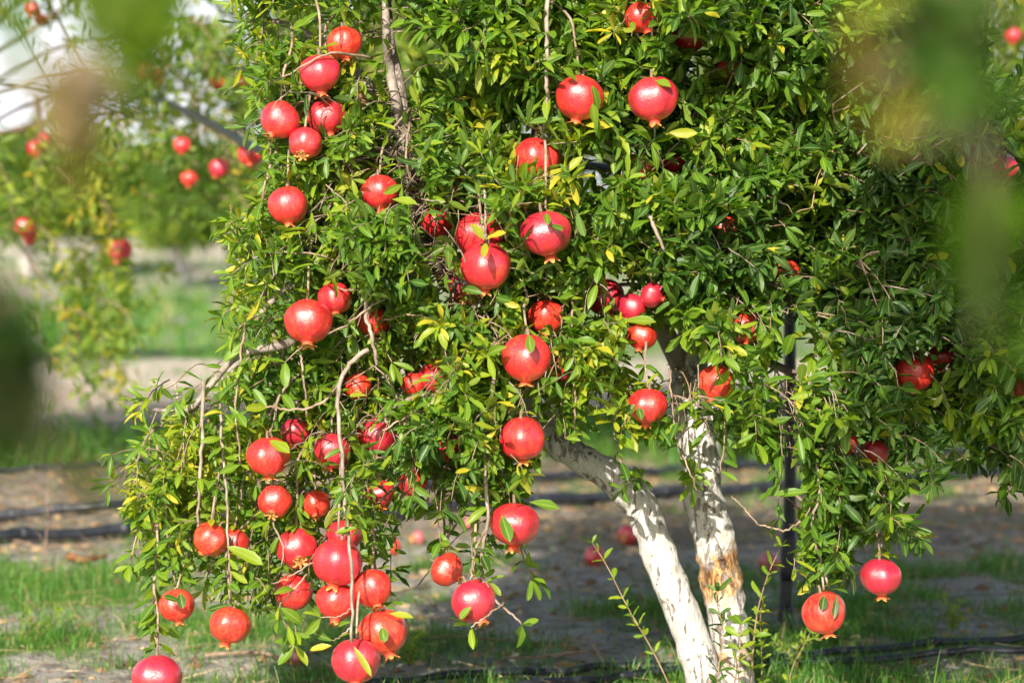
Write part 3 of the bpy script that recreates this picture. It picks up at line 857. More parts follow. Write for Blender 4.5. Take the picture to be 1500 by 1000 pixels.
# secondary limbs inside the crown
for pts, r0, r1 in [
    ([(614, 325, 4.85), (590, 235, 4.76), (548, 223, 4.72), (510, 242, 4.74), (480, 275, 4.72), (462, 330, 4.70), (450, 365, 4.70)], .013, .006),
    ([(592, 200, 4.77), (580, 150, 4.74), (570, 95, 4.76), (566, 40, 4.70), (563, -60, 4.72)], .012, .007),
    ([(605, 280, 4.80), (520, 300, 4.86), (430, 380, 4.85), (380, 440, 4.78)], .012, .006),
    ([(640, 385, 4.93), (560, 400, 4.86), (480, 408, 4.72), (430, 416, 4.66), (390, 450, 4.66), (370, 480, 4.68)], .013, .004),
    ([(728, 490, 5.02), (650, 470, 4.92), (560, 490, 4.84), (470, 485, 4.70), (415, 505, 4.60), (350, 520, 4.60), (310, 562, 4.62), (275, 600, 4.64), (225, 600, 4.70)], .013, .004),
    ([(765, 570, 4.98), (700, 585, 4.80), (640, 580, 4.64), (590, 590, 4.66), (540, 640, 4.7)], .010, .004),
    ([(805, 640, 4.95), (720, 640, 4.95), (640, 660, 4.9), (560, 680, 4.85), (470, 700, 4.8)], .010, .004),
    ([(1010, 560, 5.07), (960, 450, 5.05), (930, 330, 5.05), (900, 200, 5.0), (880, 60, 5.0), (870, -150, 5.0)], .024, .008),
    ([(940, 360, 5.05), (990, 280, 5.0), (1030, 180, 5.0), (1060, 60, 5.0), (1090, -100, 5.0)], .016, .007),
    ([(1060, 420, 5.14), (1150, 420, 5.1), (1240, 390, 5.0), (1330, 380, 4.95), (1430, 400, 4.95), (1540, 450, 5.0)], .017, .006),
    ([(1020, 480, 5.10), (1100, 520, 5.0), (1180, 560, 4.8), (1240, 640, 4.72), (1275, 690, 4.7)], .012, .004),
    ([(1178, 200, 5.22), (1260, 150, 5.1), (1350, 140, 5.0), (1450, 200, 5.0)], .014, .006),
    ([(1155, 290, 5.22), (1120, 215, 5.0), (1085, 190, 4.8), (1060, 165, 4.7)], .012, .007),
    ([(728, 490, 5.02), (760, 380, 5.0), (780, 250, 4.95), (790, 100, 4.9), (800, -80, 4.9)], .015, .006),
    ([(592, 200, 4.77), (520, 100, 4.9), (430, 40, 4.95), (360, 30, 4.9)], .011, .005),
    ([(660, 450, 4.95), (664, 425, 4.68), (672, 412, 4.6), (690, 418, 4.58), (700, 432, 4.6)], .006, .003),
    ([(1195, 20, 5.0), (1180, 60, 4.85), (1150, 90, 4.8)], .012, .006),
]:
    branch(path_px(pts, 8 * len(pts)), r0, r1)

# traced hanging twigs (front of the crown): points, radius start/end in m, leafy?
TRACED = [
    ([(520, 380, 4.62), (532, 420, 4.56), (537, 465, 4.55), (546, 500, 4.55), (552, 535, 4.56)], .0050, .0032, .3),
    ([(540, 512, 4.55), (515, 530, 4.54), (497, 565, 4.53), (496, 620, 4.52), (502, 690, 4.50), (508, 760, 4.48), (514, 820, 4.46), (516, 880, 4.44), (515, 940, 4.44)], .0050, .0026, .18),
    ([(728, 520, 4.60), (722, 565, 4.54), (712, 620, 4.52), (710, 690, 4.52), (714, 760, 4.53), (706, 815, 4.54), (712, 860, 4.55), (738, 890, 4.55), (765, 915, 4.55)], .0045, .0022, .5),
    ([(714, 775, 4.53), (700, 795, 4.54), (692, 830, 4.55), (690, 850, 4.55)], .003, .0018, .3),
    ([(738, 882, 4.55), (715, 900, 4.52), (690, 918, 4.52)], .0022, .0014, .2),
    ([(298, 560, 4.60), (296, 640, 4.56), (291, 720, 4.55), (290, 775, 4.56)], .0042, .0026, .4),
    ([(322, 580, 4.62), (326, 660, 4.56), (332, 740, 4.54), (335, 810, 4.54)], .0032, .002, .5),
    ([(335, 810, 4.54), (338, 860, 4.55), (338, 884, 4.56)], .002, .002, 1),
    ([(220, 700, 4.64), (205, 760, 4.62), (190, 828, 4.62)], .0026, .0015, .6),
    ([(232, 750, 4.60), (228, 830, 4.58), (224, 900, 4.56), (230, 956, 4.54)], .0028, .0020, .8),
    ([(228, 640, 4.64), (240, 700, 4.6), (246, 780, 4.6), (258, 860, 4.6)], .003, .002, 1),
    ([(803, -40, 4.62), (800, 40, 4.56), (801, 120, 4.55), (800, 160, 4.56), (794, 205, 4.60)], .0050, .0025, .3),
    ([(709, 245, 4.6), (710, 290, 4.52), (711, 330, 4.50), (712, 354, 4.50)], .0032, .0022, .25),
    ([(940, 300, 4.60), (958, 330, 4.55), (974, 368, 4.55)], .0045, .003, .3),
    ([(958, 180, 4.62), (962, 215, 4.6), (976, 255, 4.62), (984, 275, 4.63)], .002, .0014, .2),
    ([(1170, 588, 4.62), (1200, 600, 4.58), (1235, 635, 4.56), (1272, 672, 4.58)], .003, .0018, .5),
    ([(1184, 600, 4.62), (1192, 660, 4.58), (1200, 720, 4.56), (1190, 770, 4.56), (1202, 820, 4.56), (1214, 862, 4.57)], .0038, .002, .8),
    ([(1178, 590, 4.64), (1204, 650, 4.6), (1206, 720, 4.58), (1222, 760, 4.58)], .003, .002, 1),
    ([(1284, 690, 4.72), (1292, 740, 4.70), (1290, 790, 4.70), (1290, 816, 4.70)], .003, .002, 1),
    ([(1390, 560, 4.8), (1440, 620, 4.78), (1465, 670, 4.78), (1478, 720, 4.78)], .003, .0016, .8),
    ([(1110, 768, 4.62), (1138, 774, 4.6), (1152, 776, 4.6), (1180, 756, 4.6), (1196, 720, 4.6)], .0018, .0024, .4),
    ([(1110, 768, 4.62), (1090, 745, 4.64), (1072, 726, 4.66)], .0018, .0012, 0),
    ([(596, 420, 4.62), (545, 448, 4.55), (500, 480, 4.54), (455, 500, 4.54), (418, 530, 4.54)], .0024, .0013, .1),
    ([(480, 408, 4.66), (500, 424, 4.56), (526, 425, 4.54)], .002, .0016, 0),
    ([(400, 370, 4.58), (460, 372, 4.54), (510, 385, 4.54)], .002, .0012, .2),
    ([(595, 195, 4.66), (548, 255, 4.60), (530, 285, 4.56), (512, 330, 4.54), (497, 372, 4.54)], .0034, .0018, .2),
    ([(545, 86, 4.62), (490, 78, 4.55), (455, 90, 4.54), (418, 112, 4.55), (380, 132, 4.58)], .0028, .0014, .3),
    ([(432, 160, 4.66), (428, 120, 4.62), (432, 80, 4.66)], .0022, .0018, .5),
    ([(424, 270, 4.58), (423, 245, 4.58), (420, 225, 4.62)], .002, .002, .2),
    ([(408, 215, 4.6), (392, 255, 4.56), (384, 295, 4.56)], .003, .0016, .3),
    ([(600, 180, 4.66), (595, 230, 4.6), (602, 270, 4.62)], .003, .002, .3),
    ([(590, 720, 4.66), (596, 690, 4.6), (620, 650, 4.58), (630, 610, 4.6)], .0018, .0024, .5),
    ([(640, 600, 4.62), (600, 610, 4.56), (560, 630, 4.55)], .0024, .0016, .2),
    ([(500, 560, 4.54), (470, 590, 4.54), (430, 600, 4.55), (390, 596, 4.56), (350, 605, 4.58)], .003, .0016, .3),
    ([(840, 430, 4.62), (838, 470, 4.58), (846, 510, 4.58), (862, 545, 4.6)], .0026, .0016, .4),
    ([(840, 530, 4.62), (842, 580, 4.58), (842, 630, 4.6)], .0026, .0018, .5),
    ([(980, 540, 4.7), (985, 590, 4.66), (990, 640, 4.64), (1010, 690, 4.62), (1022, 720, 4.64)], .0022, .0014, 1),
    ([(1060, 600, 4.7), (1062, 640, 4.66), (1056, 690, 4.66)], .002, .0014, .9),
    ([(915, 560, 4.72), (900, 610, 4.7), (905, 660, 4.7), (922, 705, 4.7)], .0022, .0014, .9),
    ([(655, 690, 4.95), (650, 740, 4.95), (652, 790, 4.9), (654, 810, 4.82)], .003, .002, 1),
    ([(400, 700, 4.6), (398, 760, 4.58), (415, 800, 4.56), (412, 830, 4.55)], .0024, .0012, .4),
    ([(470, 815, 4.54), (440, 835, 4.54), (412, 850, 4.55), (395, 855, 4.55)], .0018, .0012, .3),
    ([(450, 840, 4.54), (425, 870, 4.53), (408, 895, 4.54), (432, 930, 4.56)], .002, .0012, .9),
    ([(430, 895, 4.56), (433, 920, 4.56), (432, 945, 4.58)], .0014, .001, .7),
    ([(515, 890, 4.45), (498, 902, 4.45), (470, 904, 4.46)], .0018, .0011, .1),
    ([(516, 915, 4.45), (504, 928, 4.45), (488, 938, 4.46)], .0016, .0010, .1),
    ([(450, 610, 4.62), (446, 560, 4.6), (440, 520, 4.62)], .002, .0026, .3),
    ([(360, 470, 4.6), (352, 530, 4.56), (345, 600, 4.55), (352, 680, 4.55)], .0028, .0016, .6),
    ([(240, 620, 4.66), (215, 640, 4.62), (196, 690, 4.6), (188, 740, 4.6)], .0026, .0014, 1),
    ([(560, 470, 4.62), (600, 460, 4.56), (640, 470, 4.55)], .0022, .0013, .4),
    ([(735, -40, 4.6), (742, 10, 4.55), (728, 40, 4.56)], .0035, .002, .5),
]
traced_paths = []
for pts, r0, r1, lf in TRACED:
    P = path_px(pts, 5 * len(pts))
    P[1:-1] += rng.normal(0, 0.0012, (len(P) - 2, 3))
    branch(P, r0, r1, 6, 0.15, age=0.8 if r0 > .003 else 0.5, skel=False)
    traced_paths.append((P, lf))

# twig starts sampled from the crown's density
def sample_mask(n, x0, x1, y0, y1):
    xs, ys = [], []
    while sum(map(len, xs)) < n:
        x = rng.uniform(x0, x1, 4000); y = rng.uniform(y0, y1, 4000)
        cl = np.clip((fbm(NC, x / 85.0, y / 85.0, 2) - 0.28) * 2.8, 0.05, 1.3)
        k = rng.random(4000) < mask_at(x, y) ** 1.7 * cl * np.where((y < 0) | (x > 1500), 0.55, 1.0)
        xs.append(x[k]); ys.append(y[k])
    return np.concatenate(xs)[:n], np.concatenate(ys)[:n]

NT = 6900
tx, ty = sample_mask(NT, 150, 1800, -320, 960)
front = 4.50 + 0.50 * (fbm(NB, tx / 170.0, ty / 170.0, 2) - 0.3) + 0.10 * np.clip((tx - 1150) / 300, 0, 1)
dep = front + np.minimum(rng.exponential(0.22, NT), 1.1)
low = mask_at(tx, ty) < 0.75
dep[low] = 4.55 + 0.35 * rng.random(low.sum()) ** 1.2
S0 = at_many(tx, ty, dep)
centre = at(880, 380, 5.1)
outw = unit((S0 - centre) * np.array([1.0, 1.0, 0.35]))
D0 = unit(outw * 0.6 + np.stack([rng.normal(0, .55, NT), -0.55 + rng.normal(0, .35, NT), 0.15 + rng.normal(0, .45, NT)], -1))
lowness = np.clip((ty - 350) / 350, 0, 1)
leftness = np.clip((620 - tx) / 300, 0, 1)
droop = 0.5 + 1.5 * np.maximum(lowness, leftness * 0.6) * rng.random(NT) + 0.6 * rng.random(NT)
droop = np.where((ty < 420) & (tx > 600), droop * 0.35, droop)
LEN = 0.045 + 0.12 * rng.random(NT) ** 1.2
S0 = S0 - D0 * (LEN * 0.5)[:, None]
TP = grow_twigs(S0, D0, LEN, 6, droop)

# keep twigs out of the way of well seen fruit and of the pale trunk gaps
xx, yy, dd = proj(TP.reshape(-1, 3)); xx = xx.reshape(NT, -1); yy = yy.reshape(NT, -1); dd = dd.reshape(NT, -1)
kt = np.ones(NT, bool)
for (fx, fy, fr, fd, vis), fp, R in zip(FXY, FPOS, FRAD):
    hit = ((np.hypot(xx - fx, yy - fy) < fr * 0.85) & (dd < fd)).sum(1) > 1
    kt &= ~(hit & (rng.random(NT) < vis))
endm = mask_at(xx[:, -1], yy[:, -1])
endm = np.minimum(endm, mask_at(xx[:, 3], yy[:, 3]))
kt &= endm > 0.10 + 0.45 * rng.random(NT)
TP = TP[kt]; tx = tx[kt]; ty = ty[kt]

# skeleton: greedy joining of attractor points to the nearest limb
def grow_skeleton(n):
    ax, ay = sample_mask(n, 180, 1750, -280, 860)
    ad = 4.62 + 0.65 * rng.random(n)
    A = at_many(ax, ay, ad)
    pts = np.concatenate(SKP)[::2]; rads = np.concatenate(SKR)[::2]
    left = list(range(n))
    D = np.linalg.norm(A[:, None] - pts[None], axis=2)
    best = D.min(1); arg = D.argmin(1)
    while left:
        i = min(left, key=lambda k: best[k]); left.remove(i)
        q = pts[arg[i]]; p = A[i]; r0 = min(rads[arg[i]] * 0.55, 0.006)
        d = np.linalg.norm(p - q)
        if d > 0.9: continue
        midp = (p + q) / 2 + np.array([0, 0, 0.10 * d]) + rng.normal(0, 0.06 * d, 3)
        P = smooth_path([q, midp, p], 7)
        r1 = max(0.0016, r0 * 0.55)
        branch(P, r0, r1, 5, 0.1, age=min(1, r0 / 0.005), skel=False)
        newp = P[2:]; newr = np.linspace(r0, r1, 7)[2:]
        st = len(pts)
        pts = np.vstack([pts, newp]); rads = np.concatenate([rads, newr])
        if left:
            l = np.array(left)
            D = np.linalg.norm(A[l][:, None] - newp[None], axis=2)
            m = D.min(1); better = m < best[l]
            best[l[better]] = m[better]; arg[l[better]] = st + D.argmin(1)[better]
    return pts, rads
SK, SKRAD = grow_skeleton(420)
SKUSE = np.zeros(len(SK), int)

# thin tubes of every twig, each reaching back to the nearest branch when one is close
for i in range(len(TP)):
    P = TP[i]
    d = SK - P[0]; dist = np.einsum('ij,ij->i', d, d); j = dist.argmin()
    if dist[j] < 0.13 ** 2 and SKUSE[j] < 2:
        SKUSE[max(0, j - 1):j + 2] += 1
        q = SK[j]
        P = np.vstack([q, (q + P[0]) / 2 + rng.normal(0, 0.004, 3), P])
    tube(bb, off(P), np.linspace(0.0021, 0.0010, len(P)), 3, 0, age=0.2 + 0.6 * random.random())

# stalk twigs to each fruit
sprigs = []
for (fx, fy, fr, fd, vis), fp, R in zip(FXY, FPOS, FRAD):
    top = fp + np.array([0, 0.004, R * 0.97])
    hgt = 0.07 + 0.08 * random.random()
    a = top + np.array([random.uniform(-.02, .02), 0.03 + 0.06 * random.random(), hgt])
    b = a + np.array([random.uniform(-.06, .06), 0.12, 0.05])
    P = smooth_path([b, a, (a + top) / 2 + rng.normal(0, .004, 3), top], 12)
    branch(P, 0.0032, 0.0022, 6, 0.1, age=0.5, skel=False)
    sprigs.append(P)
bb.build('branch', M_TWIG, tree)

# leaves of the crown
lf_ = MB()
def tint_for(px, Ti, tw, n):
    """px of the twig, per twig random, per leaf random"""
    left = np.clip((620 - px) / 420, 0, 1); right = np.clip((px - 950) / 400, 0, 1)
    t = 0.47 + 0.24 * left - 0.17 * right + tw[Ti] + rng.normal(0, 0.11, n)  # right side darker: shade there is put into the leaf tint
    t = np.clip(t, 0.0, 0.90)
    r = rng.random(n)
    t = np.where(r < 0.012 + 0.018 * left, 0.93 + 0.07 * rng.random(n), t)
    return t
Pp, Dd, nn, L, W, Ti = twig_leaves(TP, first=1, per=2, extra=3, lmin=0.020, lmax=0.058, wr=0.30)
kp = prune(Pp, Pp + Dd * L[:, None])
Pp, Dd, nn, L, W, Ti = [a[kp] for a in (Pp, Dd, nn, L, W, Ti)]
L = L * 0.93; W = W * 0.88
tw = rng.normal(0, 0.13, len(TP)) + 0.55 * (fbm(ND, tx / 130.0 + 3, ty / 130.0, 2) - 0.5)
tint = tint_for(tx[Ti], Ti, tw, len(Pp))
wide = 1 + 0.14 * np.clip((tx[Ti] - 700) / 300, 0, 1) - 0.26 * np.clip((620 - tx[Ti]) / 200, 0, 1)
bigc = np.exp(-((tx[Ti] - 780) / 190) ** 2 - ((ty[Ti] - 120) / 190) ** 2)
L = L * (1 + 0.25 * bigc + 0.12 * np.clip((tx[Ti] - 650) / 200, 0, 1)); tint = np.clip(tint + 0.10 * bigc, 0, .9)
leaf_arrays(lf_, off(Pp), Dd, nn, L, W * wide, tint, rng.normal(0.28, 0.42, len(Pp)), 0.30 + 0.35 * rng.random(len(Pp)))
print('crown leaves', len(Pp), 'twigs', len(TP))

def leaves_along(mb, P, density, lmin, lmax, loc=np.zeros(3), px=None, mat_t=0.45, every=0.020, do_prune=True):
    seg = np.linalg.norm(np.diff(P, axis=0), axis=1); s = np.concatenate([[0], np.cumsum(seg)])
    n = max(2, int(s[-1] / every))
    ts = np.linspace(0.1 * s[-1], s[-1], n)
    Q = np.stack([np.interp(ts, s, P[:, k]) for k in range(3)], -1)
    T = unit(np.gradient(Q, axis=0))
    ps, ds = [], []
    for i in range(n):
        if random.random() > density and i < n - 1: continue
        ref = unit(rng.normal(size=3)); a = unit(np.cross(T[i], ref)); b = np.cross(T[i], a)
        cnt = random.choice([2, 2, 3, 4]) if i < n - 1 else (4 if density > 0 else 0)
        for j in range(cnt):
            an = j * 2 * math.pi / cnt + random.uniform(-.3, .3)
            ps.append(Q[i]); ds.append(unit(T[i] * random.uniform(.3, .9) + (a * math.cos(an) + b * math.sin(an)) + np.array([0, -0.1, 0.1])))
    if not ps: return
    ps = np.array(ps); ds = np.array(ds); m = len(ps)
    L = rng.uniform(lmin, lmax, m); W = L * rng.uniform(.24, .38, m)
    up = np.array([0, -0.2, 0.8]) + SUN_DIR * .5 + rng.normal(0, .5, (m, 3))
    nn = unit(up - (up * ds).sum(1)[:, None] * ds)
    if do_prune:
        k = prune(ps, ps + ds * L[:, None]); ps, ds, nn, L, W = [q[k] for q in (ps, ds, nn, L, W)]
        m = len(ps)
        if m == 0: return
    leaf_arrays(mb, ps - loc, ds, nn, L, W, np.clip(mat_t + rng.normal(0, .12, m), 0, 1), rng.normal(.25, .3, m), rng.uniform(.25, .6, m))

for P, lf in traced_paths:
    xm = proj(P)[0].mean()
    if lf > 0: leaves_along(lf_, P, lf, 0.028, 0.056, TB, mat_t=0.45 + 0.12 * (xm < 600) - 0.12 * (xm > 1280))  # far right sprigs darker too, shade carried by the tint
# little leaves sitting on the fruit tops
for P, f in zip(sprigs, FR):
    leaves_along(lf_, P[:9], 0.7, 0.03, 0.055, TB, mat_t=0.42)
    top = P[-1]
    for j in range(random.choice([1, 2, 2, 3])):
        d = unit(np.array([random.uniform(-1, 1), random.uniform(-1.0, 0.1), random.uniform(-0.1, 0.55)]))
        n_ = unit(np.array([0, -0.3, 1.0]) - d * float(np.dot(d, np.array([0, -0.3, 1.0]))))
        Lx = random.uniform(.022, .045)
        leaf_arrays(lf_, (top + np.array([0, 0, 0.006]))[None] - TB, d[None], n_[None], np.array([Lx]), np.array([Lx * .3]),
                    np.array([random.uniform(.4, .85)]), np.array([0.3]), np.array([0.4]))
# particular leaves the photo shows plainly: (px,py,depth) base -> (px,py,depth) tip, width px, tint
for b, t, w, ti in [
    ((712, 350, 4.47), (740, 338, 4.44), 12, .93), ((710, 352, 4.46), (690, 326, 4.45), 13, .82), ((712, 356, 4.45), (708, 374, 4.40), 11, .88),
    ((712, 330, 4.48), (738, 300, 4.46), 12, .6),
    ((395, 645, 4.48), (424, 660, 4.44), 18, .72), ((574, 292, 4.52), (612, 296, 4.50), 14, .72), ((560, 918, 4.52), (563, 940, 4.50), 15, .45),
    ((518, 946, 4.44), (546, 990, 4.42), 10, .78), ((570, 898, 4.52), (606, 902, 4.50), 11, .80), ((486, 945, 4.46), (452, 950, 4.46), 11, .9),
    ((775, 490, 4.46), (778, 516, 4.43), 14, .5), ((806, 330, 4.48), (824, 335, 4.45), 12, .35), ((800, 312, 4.48), (803, 328, 4.45), 10, .5),
    ((912, 470, 4.66), (962, 468, 4.64), 17, .62), ((918, 470, 4.62), (905, 484, 4.6), 10, .9), ((960, 118, 4.52), (983, 126, 4.5), 14, .6),
    ((845, 120, 4.52), (826, 98, 4.5), 14, .55), ((871, 182, 4.5), (869, 152, 4.48), 14, .6), ((332, 800, 4.5), (387, 824, 4.48), 20, .7),
    ((690, 888, 4.5), (672, 906, 4.5), 12, .55), ((735, 755, 4.5), (748, 792, 4.46), 18, .4), ((775, 735, 4.5), (822, 742, 4.5), 16, .5),
    ((1208, 872, 4.52), (1204, 894, 4.5), 14, .12), ((1226, 872, 4.52), (1222, 906, 4.5), 10, .1), ((1330, 540, 4.7), (1300, 536, 4.66), 22, .15),
    ((1284, 640, 4.6), (1328, 624, 4.58), 14, .92), ((1150, 520, 4.6), (1160, 490, 4.56), 20, .5),
    ((262, 880, 4.5), (240, 872, 4.48), 12, .3), ((264, 868, 4.5), (268, 890, 4.48), 14, .25), ((930, 592, 4.54), (918, 606, 4.54), 14, .3), ((935, 596, 4.55), (940, 614, 4.53), 12, .3),
    ((1186, 720, 4.56), (1130, 722, 4.56), 14, .5), ((1196, 690, 4.56), (1240, 706, 4.54), 16, .45)]:
    a = at(*b); c = at(*t); d = c - a; Lx = np.linalg.norm(d); d = d / Lx
    v = np.array([0.05, -0.75, 0.65]); v = unit(v - d * float(v @ d))
    leaf_arrays(lf_, a[None] - TB, d[None], v[None], np.array([Lx]), np.array([w * K * 4.5]), np.array([ti]), np.array([.2]), np.array([.35]))
lf_.build('crown', M_LEAF, tree)

# basal shoots rising around the trunk foot
def shoot(pts, r0, lmin, lmax, t, dens=0.85, label=None):
    P = path_px(pts, 18)
    e = off(P[0])
    root = MB(); tube(root, off(P) - e, np.linspace(r0, r0 * .4, len(P)), 5, 0.05, age=0.25)
    st = root.build('basal_shoot', M_TWIG, tree); st.location = e
    lm = MB(); leaves_along(lm, P, dens, lmin, lmax, P[0], mat_t=t, every=0.022, do_prune=False)
    lm.build('foliage', M_LEAF, st)
shoot([(1046, 1050, 4.86), (1052, 980, 4.84), (1060, 930, 4.84), (1050, 880, 4.84), (1051, 866, 4.84)], .0022, .026, .045, .20)
shoot([(1086, 1050, 4.82), (1082, 990, 4.80), (1084, 940, 4.80), (1086, 915, 4.80)], .002, .028, .045, .62)
shoot([(1004, 1055, 4.9), (960, 960, 4.9), (920, 890, 4.9), (890, 830, 4.9), (868, 795, 4.92)], .002, .018, .034, .6, .6)
shoot([(1098, 1050, 4.95), (1106, 920, 4.92), (1122, 850, 4.9), (1144, 800, 4.88)], .0022, .022, .04, .58, .6)
shoot([(1112, 1050, 5.0), (1116, 980, 5.0), (1114, 900, 5.0), (1118, 880, 5.0)], .0016, .018, .032, .7)
shoot([(1150, 1045, 5.05), (1160, 980, 5.05), (1185, 930, 5.05), (1200, 880, 5.05)], .0014, .015, .028, .68, .5)
shoot([(930, 712, 4.93), (940, 700, 4.88), (928, 700, 4.82), (912, 716, 4.80)], .0016, .03, .046, .35)
shoot([(1004, 700, 4.98), (1014, 690, 4.9), (1018, 700, 4.84), (1014, 715, 4.82)], .0014, .03, .045, .55)

# ---------------------------------------------------------------- fruit
def rind_mesh(seed, ribs=0.018, flat=0.93):
    r_ = np.random.default_rng(seed)
    nu, nv = 40, 26
    ph = np.linspace(0, 2 * math.pi, nu, endpoint=False); th = np.linspace(0, math.pi, nv + 1)[1:-1]
    a6, a3 = r_.random() * 6.28, r_.random() * 6.28
    TH, PH = np.meshgrid(th, ph, indexing='ij')
    R = 1 + ribs * np.cos(6 * PH + a6) * np.sin(TH) ** 1.5 + 0.030 * np.cos(PH + a3) * np.sin(TH) * np.cos(TH + .6) + 0.018 * np.cos(3 * PH + a3) * np.sin(TH) + 0.016 * np.cos(2 * PH + a3 * 2) * np.sin(2 * TH) + 0.012 * np.cos(5 * TH)
    R = R + 0.05 * (fbm(NC, 5 + 1.3 * np.sin(TH) * np.cos(PH) + seed, 5 + 1.3 * np.sin(TH) * np.sin(PH) + np.cos(TH), 2) - .5)
    x = R * np.sin(TH) * np.cos(PH); y = R * np.sin(TH) * np.sin(PH); z = R * np.cos(TH) * flat
    # shoulders and neck
    z = np.where(TH < 0.5, z - 0.05 * (1 - TH / 0.5), z)
    nk = np.clip((TH - (math.pi - 0.34)) / 0.34, 0, 1)
    z = z - 0.10 * nk ** 1.5
    V = np.stack([x, y, z], -1).reshape(-1, 3)
    V = np.vstack([V, [0, 0, flat - 0.07], [0, 0, -flat - 0.09]])
    m = nv - 1
    i = np.arange(m - 1)[:, None] * nu; j = np.arange(nu)[None]; j2 = (j + 1) % nu
    q = np.stack([i + j, i + nu + j, i + nu + j2, i + j2], -1).reshape(-1, 4)
    jj = np.arange(nu); k2 = (jj + 1) % nu
    t = np.vstack([np.stack([np.full(nu, m * nu), jj, k2], -1), np.stack([np.full(nu, m * nu + 1), (m - 1) * nu + k2, (m - 1) * nu + jj], -1)])
    mb = MB(); mb.add(V, q, t)
    return mb

def calyx_mesh(seed, flare):
    r_ = np.random.default_rng(seed)
    mb = MB(); nl = 6; per = 8; nu = nl * per
    ph = np.linspace(0, 2 * math.pi, nu, endpoint=False)
    tooth = 1 - np.abs((np.arange(nu) % per) / (per / 2) - 1)            # 0 valley .. 1 tip
    tooth = tooth ** 0.9
    rings = []
    tips = []
    zz = [(-0.84, 0.29, 0), (-0.96, 0.235, 0.1), (-1.03, 0.215, 0.25)]
    for z, r, t in zz:
        rings.append(np.stack([r * np.cos(ph), r * np.sin(ph), np.full(nu, z)], -1)); tips.append(np.full(nu, t))
    jl = 0.8 + 0.4 * r_.random(nl)[np.arange(nu) // per]
    for s in (0.33, 0.66, 1.0):
        out = 0.215 + flare * 0.26 * (s ** 1.6) * tooth * jl + 0.02 * s
        z = -1.03 - (0.02 + 0.22 * s * tooth * jl * (1.15 - flare * 0.6))
        rings.append(np.stack([out * np.cos(ph), out * np.sin(ph), z + 0 * ph], -1)); tips.append(0.3 + 0.7 * s * tooth)
    # inner wall
    rings.append(np.stack([0.15 * np.cos(ph), 0.15 * np.sin(ph), np.full(nu, -1.05)], -1)); tips.append(np.full(nu, 0.9))
    rings.append(np.stack([0.02 * np.cos(ph), 0.02 * np.sin(ph), np.full(nu, -1.00)], -1)); tips.append(np.full(nu, 1.0))
    V = np.concatenate(rings); n = len(rings)
    i = np.arange(n - 1)[:, None] * nu; j = np.arange(nu)[None]; j2 = (j + 1) % nu
    q = np.stack([i + j, i + nu + j, i + nu + j2, i + j2], -1).reshape(-1, 4)
    mb.add(V, q, None, tip=np.concatenate(tips))
    # stamens
    for k in range(14):
        a = r_.random() * 6.28; rr = r_.random() * 0.10
        p0 = np.array([rr * math.cos(a), rr * math.sin(a), -1.0]); p1 = p0 + np.array([0.05 * math.cos(a), 0.05 * math.sin(a), -0.10 - 0.08 * r_.random()])
        tube(mb, [p0, (p0 + p1) / 2, p1], 0.010, 3, 0, tip=0.95)
    return mb

RINDS = [rind_mesh(s, rb, fl).mesh('rind', M_FRUIT) for s, rb, fl in [(1, .028, .93), (2, .036, .89), (3, .022, .95), (4, .042, .92), (5, .030, .87), (6, .022, .97), (7, .034, .91), (8, .040, .94)]]
RIBBED = rind_mesh(9, .055, .95).mesh('rind', M_FRUIT)
RIND_DULL = rind_mesh(11, .03, .90).mesh('rind', M_FRUIT_DULL)
CALYX = [calyx_mesh(s, f).mesh('calyx', M_CALYX) for s, f in [(1, .6), (2, 1.0), (3, 1.4), (4, .8)]]
sk_ = MB(); tube(sk_, smooth_path([(0, 0, .84), (0.02, 0, 1.02), (0, 0.02, 1.22)], 6), np.linspace(.075, .055, 6), 7, 0.1, age=0.4)
STALK = sk_.mesh('stalk', M_TWIG)
# a tear in the rind: dark lens that follows the sphere, a little proud of it
def tear_mesh(seed):
    r_ = np.random.default_rng(seed); mb = MB(); n = 12
    c, e1, e2 = [], [], []
    for k in range(n + 1):
        t = k / n; th = 0.6 + 1.7 * t; wdt = 0.13 * math.sin(math.pi * t) ** .7 * (0.7 + 0.6 * r_.random())
        for s in (-1, 0, 1):
            ph = s * wdt + 0.12 * math.sin(4 * t)
            R = 1.03 if s else 1.0
            c.append((R * math.sin(th) * math.cos(ph), R * math.sin(th) * math.sin(ph), R * math.cos(th) * .93))
    q = []
    for k in range(n):
        a = k * 3
        q += [(a, a + 3, a + 4, a + 1), (a + 1, a + 4, a + 5, a + 2)]
    mb.add(c, q, None)
    return mb
TEAR = tear_mesh(3).mesh('tear', M_SEED)

def fruit(pos, R, tilt, label, group, variant, spin=None, kind='', parts=True, rind=None, name='pomegranate', mat=None, stalk=True):
    root = empty(name, tuple(pos))
    root.scale = (R, R, R)
    sx, sy = math.radians(tilt[0] + random.uniform(-14, 14)), math.radians(tilt[1] + random.uniform(-8, 16))
    rz = random.uniform(0, 6.28) if spin is None else spin
    root.rotation_euler = (Matrix.Rotation(-sx, 3, 'Y') @ Matrix.Rotation(-sy, 3, 'X') @ Matrix.Rotation(rz, 3, 'Z')).to_euler()
    tag(root, label, 'pomegranate', group)
    me = rind or (RIBBED if kind == 'ribbed' else RINDS[variant % len(RINDS)])
    def part(nm, m):
        o = bpy.data.objects.new(nm, m); COL.objects.link(o); o.parent = root; return o
    part('rind', me)
    part('calyx', CALYX[(variant * 7 + int(R * 9999)) % 4])
    if stalk: part('stalk', STALK)
    if kind == 'split': part('tear', TEAR)
    return root

for i, (px, py, r, d, vis, tilt, kind, label) in enumerate(FR):
    fruit(at(px, py, d), r * K * d, tilt, label, G_MAIN, i, kind=kind, spin=(-1.7 if kind == 'split' else None))

